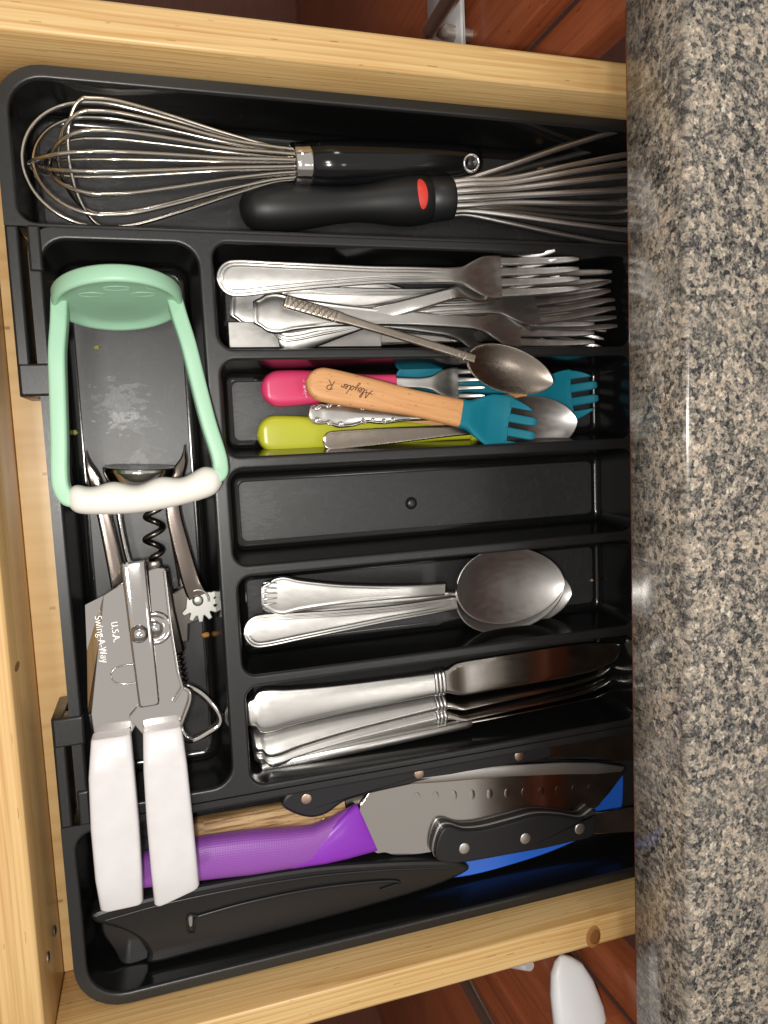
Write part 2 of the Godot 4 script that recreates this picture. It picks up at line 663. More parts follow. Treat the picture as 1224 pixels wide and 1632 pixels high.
func make_materials() -> void:
	var pine_a := wood_texture(1024, 256, 3, 17.0, Color(0.93, 0.81, 0.59), Color(0.80, 0.61, 0.36), 0.75, 0.4)
	var pine_b := wood_texture(1024, 256, 17, 9.0, Color(0.91, 0.78, 0.56), Color(0.77, 0.59, 0.37), 0.6, 0.45)
	for k in [["pine", pine_a, 0.38], ["pine_front", pine_b, 0.33]]:
		var p := mat(Color(0.97, 0.95, 0.92), k[2])
		p.albedo_texture = k[1]
		p.uv1_scale = Vector3(0.145, 1.45, 1)
		M[k[0]] = p
	M.pine_floor = mat(Color(1, 0.98, 0.96), 0.3)
	M.pine_floor.albedo_texture = wood_texture(1024, 256, 40, 2.0, Color(0.92, 0.79, 0.57), Color(0.82, 0.65, 0.42), 0.4, 0.35)
	M.pine_floor.uv1_scale = Vector3(0.15, 0.3, 1)
	M.knot = mat(Color(0.52, 0.34, 0.17), 0.5)
	M.knot_ring = mat(Color(0.66, 0.46, 0.24), 0.5)

	var gr := mat(Color.WHITE, 0.16)
	gr.albedo_texture = granite_texture()
	gr.uv1_triplanar = true
	gr.uv1_world_triplanar = true
	gr.uv1_scale = Vector3(4.2, 4.2, 4.2)
	M.granite = gr
	M.seam = mat(lin(0.55, 0.45, 0.38), 0.25)

	var grain := tex_noise(0.09, 71, 0.0, 1.0, 512, 3)
	var tray := mat(lin(0.014, 0.014, 0.0145), 0.36)
	tray.metallic_specular = 0.55
	tray.heightmap_enabled = true
	tray.heightmap_scale = 0.0035
	tray.heightmap_texture = grain
	tray.uv1_triplanar = true
	tray.uv1_scale = Vector3(34, 34, 34)
	tray.roughness_texture = tex_noise(0.02, 72, 0.75, 1.15)
	M.tray = tray
	var smooth_tray := tray.duplicate() as StandardMaterial3D
	smooth_tray.heightmap_enabled = false
	smooth_tray.roughness = 0.17
	smooth_tray.albedo_color = lin(0.006, 0.006, 0.006)
	M.tray_wall = smooth_tray
	for k in [["floor_worn", 256, 1024, 8, 2.2, [[95, 262, 66, 50, 0.26], [110, 300, 74, 24, 0.22], [150, 390, 60, 40, 0.1], [128, 372, 30, 20, 0.16], [110, 130, 90, 60, 0.03]]], ["floor_plain", 1024, 256, 12, 2.4, [[40, 130, 60, 110, 0.09], [180, 60, 60, 20, 0.05]]]]:
		var f := mat(Color(0.82, 0.82, 0.83), 0.4)
		f.metallic_specular = 0.55
		f.albedo_texture = worn_plastic(k[1], k[2], k[3], k[4], k[5])
		f.heightmap_enabled = true
		f.heightmap_scale = 0.004
		f.heightmap_texture = tex_noise(0.45, 73 + k[3], 0.0, 1.0, 1024, 2)
		M[k[0]] = f

	M.black_gloss = mat(lin(0.005, 0.005, 0.006), 0.14)
	M.black_soft = mat(lin(0.009, 0.009, 0.0095), 0.45)
	M.black_sheath = mat(lin(0.013, 0.013, 0.014), 0.33)
	M.black_scale = mat(lin(0.012, 0.012, 0.014), 0.42)

	# steel
	var scr := scratch_texture(91, 0.5, 220, 0.5)
	var scr_fine := scratch_texture(92, 0.5, 420, 1.2)
	var steel := mat(Color(0.84, 0.832, 0.82), 0.4, 1.0)
	steel.roughness_texture = scr
	steel.uv1_scale = Vector3(1.6, 2.4, 1)
	M.steel = steel
	var satin := steel.duplicate() as StandardMaterial3D
	satin.roughness = 0.66
	satin.albedo_color = Color(0.80, 0.792, 0.78)
	M.steel_satin = satin
	M.steel_old = steel.duplicate()
	M.steel_old.albedo_color = Color(0.60, 0.56, 0.52)
	M.steel_old.roughness = 0.55
	M.chrome = mat(Color(0.84, 0.83, 0.82), 0.09, 1.0)
	M.chrome_dark = mat(Color(0.50, 0.46, 0.435), 0.16, 1.0)
	M.chrome_worn = mat(Color(0.84, 0.825, 0.815), 0.15, 1.0)
	M.chrome_worn.roughness_texture = scr_fine
	M.chrome_worn.uv1_scale = Vector3(2, 2, 1)
	M.wire = mat(Color(0.84, 0.82, 0.79), 0.12, 1.0)
	M.wire_dull = mat(Color(0.90, 0.89, 0.88), 0.34, 1.0)
	M.iron = mat(Color(0.42, 0.40, 0.38), 0.28, 1.0)
	M.zinc = mat(Color(0.70, 0.70, 0.68), 0.36, 1.0)
	M.brass = mat(Color(0.72, 0.62, 0.36), 0.3, 1.0)
	M.copper = mat(Color(0.80, 0.70, 0.63), 0.35, 1.0)
	M.blade = mat(Color(0.74, 0.72, 0.70), 0.3, 1.0)
	M.blade.roughness_texture = scr
	M.blade.uv1_scale = Vector3(1.2, 2.0, 1)
	M.edge = mat(Color(0.82, 0.81, 0.80), 0.42, 1.0)
	M.nickel = mat(Color(0.80, 0.78, 0.74), 0.38, 1.0)

	M.stamp = mat(Color(0.86, 0.85, 0.84), 0.5, 0.95)
	M.mint = mat(lin(0.35, 0.60, 0.42), 0.42)
	M.cream = mat(lin(0.80, 0.77, 0.71), 0.5)
	M.white_plastic = mat(lin(0.76, 0.73, 0.74), 0.3)
	M.white_plastic.albedo_texture = tex_noise(0.012, 131, 0.965, 1.0)
	M.white_plastic.roughness_texture = scratch_texture(93, 0.8, 160, 1.5)
	M.white_lock = mat(lin(0.80, 0.80, 0.82), 0.35)
	M.pink = mat(lin(0.72, 0.05, 0.16), 0.33)
	M.lime = mat(lin(0.52, 0.53, 0.03), 0.3)
	M.teal = mat(lin(0.005, 0.19, 0.27), 0.46)
	M.blue = mat(lin(0.025, 0.15, 0.72), 0.38)
	M.red = mat(lin(0.72, 0.05, 0.035), 0.4)
	M.ink = mat(lin(0.10, 0.04, 0.02), 0.7)
	M.crumb = mat(lin(0.40, 0.24, 0.10), 0.8)
	M.crumb_orange = mat(lin(0.45, 0.20, 0.04), 0.7)
	M.crumb_green = mat(lin(0.30, 0.30, 0.08), 0.8)
	var purple := mat(lin(0.30, 0.085, 0.44), 0.4)
	var im := Image.create(64, 64, false, Image.FORMAT_L8)
	for y in 64:
		for x in 64:
			var d := sin(TAU * (x + y) / 64.0) * sin(TAU * (x - y) / 64.0)
			im.set_pixel(x, y, Color(0.5 + 0.5 * d, 0, 0).linear_to_srgb())
	purple.heightmap_enabled = true
	purple.heightmap_texture = ImageTexture.create_from_image(im)
	purple.heightmap_scale = 0.014
	purple.uv1_scale = Vector3(34, 34, 1)
	M.purple_grip = purple
	M.purple = mat(lin(0.29, 0.04, 0.55), 0.3)

	var beech := mat(Color(1, 1, 1), 0.5)
	beech.albedo_texture = wood_texture(512, 128, 60, 5.0, Color(0.86, 0.64, 0.43), Color(0.78, 0.54, 0.34), 0.4, 0.5)
	beech.uv1_scale = Vector3(1, 2.5, 1)
	M.beech = beech
	var oak := mat(Color(1, 1, 1), 0.55)
	oak.albedo_texture = wood_texture(512, 128, 66, 7.0, Color(0.78, 0.64, 0.45), Color(0.48, 0.35, 0.22), 0.8, 0.9)
	oak.uv1_scale = Vector3(1, 2.5, 1)
	M.oak = oak
	var cherry := mat(Color(1, 1, 1), 0.3)
	cherry.albedo_texture = wood_texture(512, 256, 77, 4.0, Color(0.66, 0.37, 0.24), Color(0.53, 0.265, 0.155), 0.45, 0.4)
	cherry.uv1_scale = Vector3(0.3, 0.6, 1)
	M.cherry = cherry
	var kick := mat(Color(0.6, 0.55, 0.5), 0.5)
	kick.albedo_texture = cherry.albedo_texture
	M.floor = kick


# ---------------------------------------------------------------- cabinet, drawer, counter, tray
func build_setting() -> void:
	# countertop: slab with a polished vertical front edge
	var c := thing("countertop", "thick polished speckled granite countertop overhanging the open drawer", "countertop", Vector3(317.5, 43, 0))
	var mb := MB.new()
	mb.cbox(Vector3(317.5, 43, -700), Vector3(930, 89, 700), 2.2, 2)
	put("slab", mb, M.granite, c)

	# cabinet: face frame with the drawer opening, two doors with pulls
	var cab := thing("cabinet", "reddish brown wooden kitchen cabinet below the granite counter", "cabinet", Vector3(340, -700, 0))
	for f in [[Vector3(340, -760, -318), Vector3(358, 43, -290)], [Vector3(340, -760, 290), Vector3(358, 43, 318)], [Vector3(340, 12, -290), Vector3(358, 43, 290)], [Vector3(340, -760, -290), Vector3(358, -100, 290)]]:
		mb = MB.new()
		mb.cbox(f[0], f[1], 0.8, 1)
		put("frame_rail", mb, M.cherry, cab)
	for s in [-1, 1]:
		mb = MB.new()
		var z0 := 320.0 if s > 0 else -760.0
		mb.cbox(Vector3(322, -740, z0), Vector3(339.5, 20, z0 + 440), 4.0, 1)
		var door := put("door", mb, M.cherry, cab)
		mb = MB.new()
		mb.cbox(Vector3(316, -680, z0 + 75), Vector3(324, -50, z0 + 365), 5.0, 1)
		put("raised_panel", mb, M.cherry, door)
		mb = MB.new()
		var hz := 394.0 if s > 0 else -356.0
		var hx := 0.0 if s > 0 else 4.0
		mb.tube(curve3(P3([323, -185 + hx * 8, hz, 300, -184 + hx * 8, hz, 291, -172 + hx * 8, hz, 290, -150, hz, 290, -60, hz, 300, -46, hz, 323, -46, hz]), 6), 5.5, 14)
		put("pull", mb, M.nickel, door)
	mb = MB.new()
	mb.cbox(Vector3(400, -775, -900), Vector3(420, -640, 900), 1.0, 2)
	put("toe_kick", mb, M.cherry, cab)
	var fl := MeshInstance3D.new()
	fl.name = "floor"
	mb = MB.new()
	mb.cbox(Vector3(-1500, -790, -1600), Vector3(900, -775, 1600), 1.0, 2)
	fl.mesh = mb.mesh()
	fl.material_override = M.floor
	fl.set_meta("kind", "structure")
	fl.set_meta("label", "dark brown floor far below the drawer")
	add_child(fl, true)

	# child locks
	var t := thing("cabinet_lock", "white oblong plastic child lock beside the drawer's knotted side", "cabinet lock", Vector3(305, -20, 300))
	mb = MB.new()
	mb.slab([[303, 282, 306, 282, -16, 1.0], [299, 285, 311, 284, -15, 3.0], [295, 291, 317, 288, -13, 4.5], [292, 302, 322, 297, -9, 5.5], [291, 318, 326, 312, -4, 6.5], [292, 340, 328, 336, 2, 6.5], [295, 365, 327, 363, 8, 6], [304, 380, 316, 380, 10, 3]], 20, 3.0)
	put("lock_body", mb, M.white_lock, t)
	t = thing("cabinet_strap", "white plastic strap hanging behind the metal pull above the drawer", "cabinet strap", Vector3(310, -180, -380))
	mb = MB.new()
	mb.cbox(Vector3(309, -206, -420), Vector3(313, -140, -340), 1.5, 2)
	put("strap", mb, M.white_lock, t)
	t = thing("cabinet_strap", "short white plastic strap end across the metal pull below the drawer", "cabinet strap", Vector3(310, -180, 400))
	mb = MB.new()
	mb.tube(curve3(P3([304, -164, 384, 304, -150, 378, 306, -118, 358, 309, -84, 338, 312, -76, 334])), 4.6, 12, 0.7)
	put("strap", mb, M.white_lock, t)

	# drawer box
	var d := thing("drawer", "pale pine drawer box pulled out from under the granite counter", "drawer", Vector3(0, -75, 0))
	for s in [-1, 1]:
		mb = MB.new()
		if s < 0:
			mb.cbox(Vector3(0.2, -84, -268.3), Vector3(640, 0, -250), 1.6, 0, Vector2(0.3, 0.0))
		else:
			mb.cbox(Vector3(0.2, -84, 250), Vector3(640, 0, 268.3), 1.6, 0, Vector2(1.7, 0.9))
		var side := put("side_panel", mb, M.pine, d)
		if s > 0:
			mb = MB.new()
			mb.lathe(Vector3(318, -0.9, 261.5), Vector3.UP, [[0, 8.0], [0.96, 7.6], [0.98, 6.0], [0.98, 0.05]], 20, 0.7)
			put("knot", mb, M.knot_ring, side)
			mb = MB.new()
			mb.lathe(Vector3(319, -0.6, 261.8), Vector3.UP, [[0, 5.6], [0.75, 5.2], [0.78, 3.0], [0.78, 0.05]], 18, 0.72)
			put("knot", mb, M.knot, side)
	mb = MB.new()
	mb.cbox(Vector3(-22, -84, -268.3), Vector3(0, 0.4, 268.3), 1.8, 2, Vector2(0.5, 0.6))
	var fr := put("front_panel", mb, M.pine_front, d)
	for sc in [[-52, 212, 3.4], [-25, 209.5, 3.0]]:
		mb = MB.new()
		mb.lathe(Vector3(-0.5, sc[0], sc[1]), Vector3.RIGHT, [[0, sc[2]], [0.9, sc[2]], [1.3, sc[2] * 0.75], [1.0, sc[2] * 0.5], [0.2, sc[2] * 0.25], [0.2, 0.05]], 18)
		put("screw", mb, M.zinc, fr)
	mb = MB.new()
	mb.lathe(Vector3(-0.6, -17, 47), Vector3.RIGHT, [[0, 2.4], [0.7, 2.2], [0.75, 0.05]], 16, 3.0)
	put("wood_plug", mb, M.knot, fr)
	mb = MB.new()
	mb.cbox(Vector3(0.2, -75, -249.9), Vector3(640, -69, 249.9), 0.3, 0, Vector2(0.1, 2.0))
	put("bottom_panel", mb, M.pine_floor, d)
	mb = MB.new()
	mb.cbox(Vector3(-42, -110, -330), Vector3(-22.5, 10, 330), 3.0, 2)
	put("drawer_front", mb, M.cherry, d)

	build_tray()


const TOP := -27.6
const FLOOR := -65.5


# one compartment: ledge of its cell, rolled lip, glossy wall and matte floor
func compartment(tray: Node3D, part: MeshInstance3D, mbp: MB, cell: Array, cr: Array, op: Array, orad: Array, top: float, inset: float, floor_mat: Material, floor_name := "compartment_floor", floor_uv := false) -> void:
	var rings := [ring_xz(cell[0], cell[1], cell[2], cell[3], cr, top)]
	for q in [[-2.2, 0.0], [-1.6, 0.0], [-1.0, -0.15], [-0.5, -0.55], [-0.15, -1.2], [0.0, -2.0]]:
		var r := []
		for k in 4:
			r.append(orad[k] - q[0])
		rings.append(ring_xz(op[0] + q[0], op[1] + q[0], op[2] - q[0], op[3] - q[0], r, top + q[1]))
	var st := mbp.v.size()
	mbp.loft(rings, false, false, false)
	var up := 0.0
	for i in range(st, mbp.v.size(), 3):
		up += (mbp.v[i + 1] - mbp.v[i]).cross(mbp.v[i + 2] - mbp.v[i]).y
	if up > 0:
		mbp.flip(st)
	var w := MB.new()
	var wr := []
	for q in [[0.0, top - 2.0], [0.05, top - 2.4], [inset * 0.5, (top + FLOOR) / 2], [inset * 0.86, FLOOR + 4.5], [inset * 0.93, FLOOR + 2.2], [inset + 1.2, FLOOR + 0.7], [inset + 3.0, FLOOR + 0.1], [inset + 3.6, FLOOR], [inset + 4.2, FLOOR]]:
		var r := []
		for k in 4:
			r.append(maxf(orad[k] - q[0] * 0.5, 2.5))
		wr.append(ring_xz(op[0] + q[0], op[1] + q[0], op[2] - q[0], op[3] - q[0], r, q[1]))
	w.loft(wr, false, false, false)
	up = 0.0
	for i in range(0, w.v.size(), 3):
		up += (w.v[i + 1] - w.v[i]).cross(w.v[i + 2] - w.v[i]).y
	if up > 0:
		w.flip(0)
	put("compartment_wall", w, M.tray_wall, part)
	# floor: a panel proud by half a millimetre
	var e := inset + 4.0
	var f := MB.new()
	var poly := PackedVector2Array()
	for p in ring_xz(op[0] + e, op[1] + e, op[2] - e, op[3] - e, [4.0, 4.0, 4.0, 4.0], 0.0, 5):
		poly.append(Vector2(p.x, p.z))
	f.prism(poly, FLOOR - 2.0, FLOOR + 0.55, 0.5)
	if floor_uv:
		for i in f.v.size():
			f.uv[i] = Vector2((f.v[i].x - op[0] - e) / (op[2] - op[0] - 2 * e), (f.v[i].z - op[1] - e) / (op[3] - op[1] - 2 * e))
	put(floor_name, f, floor_mat, part)


func skirt(mb: MB, x0: float, z0: float, x1: float, z1: float, r: Array, top: float) -> void:
	# outside of the tray: small lip turning down, then the outer wall
	var rings := []
	for q in [[0.8, 0.0], [0.25, -0.2], [0.0, -0.8], [0.0, -4.5], [1.2, -5.0], [4.5, -39.5], [6.0, -40.6]]:
		var rr := []
		for k in 4:
			rr.append(maxf(r[k] - q[0], 0.3))
		rings.append(ring_xz(x0 + q[0], z0 + q[0], x1 - q[0], z1 - q[0], rr, top + q[1]))
	var s := mb.v.size()
	mb.loft(rings, false, false, false)
	mb.orient(s)


func build_tray() -> void:
	var t := thing("cutlery_tray", "black plastic expandable cutlery tray filling the pine drawer", "cutlery tray", Vector3(200, -68, 0))
	# middle section
	var m := MB.new()
	var host := put("tray_middle", MB.new(), M.tray, t)
	var cells := [
		[[20.5, -172, 107.5, 140.5], [13, 0.01, 0.01, 10], [26.8, -166, 103.2, 134], [12, 12, 12, 14], "floor_worn"],
		[[107.5, -172, 445, -108], [0.01, 0.01, 0.01, 0.01], [111.3, -167, 371, -111], [8, 8, 8, 9], "floor_plain"],
		[[107.5, -108, 445, -49], [0.01, 0.01, 0.01, 0.01], [111.5, -105, 372, -52.5], [8, 8, 8, 8], "floor_plain"],
		[[107.5, -49, 445, 11.5], [0.01, 0.01, 0.01, 0.01], [112, -45.5, 372, 8.3], [8, 8, 8, 8], "floor_plain"],
		[[107.5, 11.5, 445, 75], [0.01, 0.01, 0.01, 0.01], [113, 14.8, 372, 71.8], [8, 8, 8, 8], "floor_plain"],
		[[107.5, 75, 445, 140.5], [0.01, 0.01, 0.01, 0.01], [113.5, 78.3, 372, 136.8], [8, 8, 8, 9], "floor_plain"],
	]
	for i in cells.size():
		var c: Array = cells[i]
		compartment(t, host, m, c[0], c[1], c[2], c[3], TOP - 0.8, 5.0 if i == 0 else 4.5, M[c[4]], "compartment_floor", true)
	skirt(m, 20.5, -172, 445, 140.5, [13, 1, 1, 10], TOP - 0.8)
	host.mesh = m.mesh(origin_of[t])
	m = MB.new()
	m.lathe(Vector3(230, FLOOR + 0.4, -16.5), Vector3.UP, [[0, 4.2], [0.8, 3.6], [1.6, 3.3], [2.3, 2.5], [2.6, 1.2], [2.65, 0.05]], 20)
	put("stud", m, M.tray, host)
	# sliding wings, each with its long compartment, side flange and cross bar
	for s in [-1, 1]:
		var wing := put("tray_wing", MB.new(), M.tray, t)
		m = MB.new()
		if s < 0:
			compartment(t, wing, m, [11, -249, 445, -171.9], [24, 6, 0.01, 0.01], [18, -242.6, 437, -174.2], [17, 8, 8, 8], TOP, 4.0, M.floor_plain, "compartment_floor", true)
			skirt(m, 11, -249, 445, -171.9, [24, 6, 0.3, 0.3], TOP)
			m.cbox(Vector3(11, -66, -172.3), Vector3(17.2, TOP, -88), 1.2, 2)
			m.cbox(Vector3(11.4, -40, -104.5), Vector3(27.5, TOP + 0.5, -88.2), 1.2, 2)
			m.cbox(Vector3(21, -40, -172.5), Vector3(27.2, TOP + 0.7, -150), 1.2, 2)
		else:
			compartment(t, wing, m, [11.5, 141, 445, 249], [0.01, 0.01, 6, 27], [18.4, 146.2, 437, 242.4], [9, 8, 8, 20], TOP, 4.0, M.floor_plain, "compartment_floor", true)
			skirt(m, 11.5, 141, 445, 249, [0.3, 0.3, 6, 27], TOP)
			m.cbox(Vector3(11.5, -66, 80.5), Vector3(17.6, TOP, 141.4), 1.2, 2)
			m.cbox(Vector3(11.9, -40, 80.7), Vector3(27.5, TOP + 0.5, 96.5), 1.2, 2)
			m.cbox(Vector3(21, -40, 122), Vector3(27.2, TOP + 0.7, 141.2), 1.2, 2)
		wing.mesh = m.mesh(origin_of[t])


# ---------------------------------------------------------------- flatware
func relief_thread(L: float, r0: float, keys: Array) -> Callable:
	# two fine grooves that follow the outline of the handle
	return func(x: float, z: float, _w: float) -> float:
		if x > L * 0.62:
			return 0.0
		var wn := at_key(keys, 2, x)
		var d := wn - absf(z)
		if x < r0:
			d = minf(d, r0 - Vector2(r0 - x, z * r0 / maxf(wn, 0.1)).length())
		var f := 1.0 - smoothstep(L * 0.5, L * 0.62, x)
		return -f * 0.55 * (exp(-pow((d - 1.5) / 0.5, 2)) + exp(-pow((d - 3.1) / 0.5, 2)))


func relief_rim(L: float, keys: Array) -> Callable:
	# a raised border inside the edge of a fiddle-shaped end
	return func(x: float, z: float, _w: float) -> float:
		if x > L * 0.5:
			return 0.0
		var d := minf(at_key(keys, 2, x) - absf(z), x * 0.9)
		return (1.0 - smoothstep(L * 0.3, L * 0.5, x)) * (0.35 * exp(-pow((d - 1.1) / 0.6, 2)) - 0.25 * smoothstep(1.6, 2.6, d))


func handle_keys(style: String, L: float, neck: float) -> Array:
	# [x, y, half width, half thickness, lift] up to the neck
	if style == "thread":
		return [[0, 0.0, 9.8, 1.1, -0.7], [12, 0.6, 9.9, 1.2, -0.8], [30, 2.2, 8.6, 1.2, -0.7], [60, 4.0, 6.6, 1.3, -0.5], [95, 4.2, 4.9, 1.5, -0.3], [neck, 1.0, 4.6, 1.6, 0.0]]
	if style == "fiddle":
		return [[0, 0.0, 6.5, 1.1, -0.5], [4, 0.2, 8.5, 1.2, -0.6], [8, 0.4, 11.0, 1.2, -0.7], [13, 0.8, 11.8, 1.2, -0.7], [24, 1.6, 9.6, 1.2, -0.6], [55, 3.6, 6.2, 1.3, -0.4], [95, 4.0, 4.4, 1.5, -0.3], [neck, 1.0, 4.1, 1.7, 0.0]]
	return [[0, 0.0, 8.8, 1.0, -0.4], [10, 0.5, 8.8, 1.1, -0.4], [50, 2.6, 6.6, 1.2, -0.3], [95, 3.6, 4.4, 1.4, -0.2], [neck, 1.0, 3.9, 1.6, 0.0]]


func make_fork(called: String, label: String, group: String, L: float, style: String, m: Material, wide := 12.6) -> Node3D:
	var o := thing(called, label, "fork", Vector3.ZERO, group)
	var k := L / 219.0
	var neck := 132.0 * k
	var keys := handle_keys(style, L, neck)
	for r in keys:
		if r[0] > 10 and r[0] < neck:
			r[0] *= k
	keys += [[neck + 10 * k, -0.5, 5.2, 1.5, 0.2], [neck + 19 * k, -2.4, 9.0, 1.2, 0.9], [neck + 27 * k, -4.2, wide - 0.6, 1.1, 1.3], [neck + 35 * k, -5.4, wide, 1.1, 1.2], [neck + 38 * k, -5.6, wide, 1.1, 1.0]]
	var root: float = neck + 38 * k
	var r0 := 10.0 if style != "fiddle" else 0.0
	var mb := MB.new()
	mb.sheet(stations(keys, 96, r0, 0.0), 44 if style == "thread" else 34, relief_thread(L, r0, keys) if style == "thread" else relief_rim(L, keys) if style == "fiddle" else null)
	put("handle", mb, m, o)
	for i in 4:
		var zc := (i - 1.5) * wide * 0.5
		mb = MB.new()
		var sts := []
		for s in 15:
			var f := s / 14.0
			var x: float = lerpf(root - 3.0, L, f)
			var y := -5.6 - 0.8 * sin(PI * f * 0.8) + 8.5 * f * f
			var hw := lerpf(wide * 0.222, wide * 0.145, f) * (1.0 if s < 13 else 0.9 if s < 14 else 0.55)
			sts.append([x, zc * lerpf(1.0, 0.93, f), y + 0.15 * absf(i - 1.5), hw, lerpf(1.05, 0.75, f) * (1.0 if s < 14 else 0.5), 0.0])
		mb.sheet(sts, 8)
		put("tine", mb, m, o)
	return o


func make_spoon(called: String, label: String, group: String, L: float, bowl: float, bw: float, depth: float, style: String, m: Material, own_keys := []) -> Node3D:
	var o := thing(called, label, "spoon", Vector3.ZERO, group)
	var neck := L - bowl + 2.0
	var keys := handle_keys(style, L, minf(132.0, neck - 4)) if own_keys.is_empty() else own_keys.duplicate(true)
	if own_keys.is_empty():
		var k := (neck - 4) / 132.0
		for r in keys:
			if r[0] > 10:
				r[0] = r[0] * k if r[0] < 131 else neck - 4
		if keys[keys.size() - 1][0] <= keys[keys.size() - 2][0]:
			keys.remove_at(keys.size() - 2)
	var last: Array = keys[keys.size() - 1]
	var r0 := 9.5 if style != "fiddle" else 0.0
	if not own_keys.is_empty():
		r0 = last[5] if last.size() > 5 else 3.0
	var st := stations(keys, 70, r0, 0.0)
	var mb := MB.new()
	mb.sheet(st, 44 if style == "thread" else 30, relief_thread(L, r0, keys) if style == "thread" else relief_rim(L, keys) if style == "fiddle" else null)
	put("handle", mb, m, o)
	mb = MB.new()
	var sts := []
	var nb := 46
	for i in nb + 1:
		var s := 0.5 - 0.5 * cos(PI * i / nb)
		var x := neck - 4.0 + (bowl + 2.0) * s
		var q := s * 2.0 - 1.0
		var egg := sqrt(maxf(0.0, 1 - q * q)) * (1.0 + 0.10 * q * -1.0)
		var w: float = maxf(bw * egg, 0.05)
		var stem := 0.0
		if s < 0.3:
			stem = last[2] * (1.0 - smoothstep(0.02, 0.3, s)) 
			w = sqrt(w * w + stem * stem)
		var dep := depth * pow(maxf(0.0, 1 - q * q), 0.85)
		var rim: float = last[1] * (1 - smoothstep(0.0, 0.5, s)) - 1.0 * sin(PI * s)
		sts.append([x, 0.0, rim - dep, w, lerpf(1.3, 0.8, smoothstep(0.0, 0.25, s)), dep])
	mb.sheet(sts, 40)
	put("bowl", mb, m, o)
	return o


func make_knife(called: String, label: String, group: String, L: float, m: Material) -> Node3D:
	var o := thing(called, label, "table knife", Vector3.ZERO, group)
	var keys := [[0, 0.0, 6.5, 2.0, -0.6], [2.5, 0.0, 8.4, 3.0, -0.8], [4.5, 0.0, 8.9, 3.2, -0.9], [6.5, 0.0, 12.0, 3.6, -1.0], [10, 0.0, 13.4, 3.8, -1.0], [13, 0.0, 13.4, 4.0, -1.0], [24, 0.0, 11.9, 4.2, -1.0], [60, 0.0, 9.4, 4.4, -0.8], [100, 0.0, 8.3, 4.5, -0.6], [117, 0.0, 8.0, 4.5, -0.5]]
	var mb := MB.new()
	mb.sheet(stations(keys, 70, 0.0, 0.0), 30, relief_rim(240.0, keys))
	var h := put("handle", mb, m, o)
	for x in [118.5, 121.0, 123.5]:
		mb = MB.new()
		mb.sheet([[x - 1.1, 0, 0, 8.0, 4.6, -0.5], [x - 0.6, 0, 0, 8.6, 5.0, -0.5], [x + 0.6, 0, 0, 8.6, 5.0, -0.5], [x + 1.1, 0, 0, 8.0, 4.6, -0.5]], 16)
		put("collar_ring", mb, m, h)
	mb = MB.new()
	var sts := []
	for i in 41:
		var s := i / 40.0
		var x := 124.0 + (L - 124.0) * s
		var lo := lerpf(7.5, 11.3, smoothstep(0.0, 0.1, s)) * sqrt(maxf(0.0, 1 - pow(maxf(0.0, (s - 0.62) / 0.38), 2.4)))
		var hi := lerpf(7.5, 10.6, smoothstep(0.0, 0.08, s)) + 0.6 * s - 6.0 * pow(s, 8)
		if s > 0.995:
			lo = -hi + 0.4
		sts.append([x, (lo - hi) / 2.0, 0.0, maxf(0.2, (lo + hi) / 2.0), lerpf(2.6, 0.8, smoothstep(0.0, 0.12, s)), 0.0])
	mb.sheet(sts, 14)
	put("blade", mb, M.blade, o)
	return o


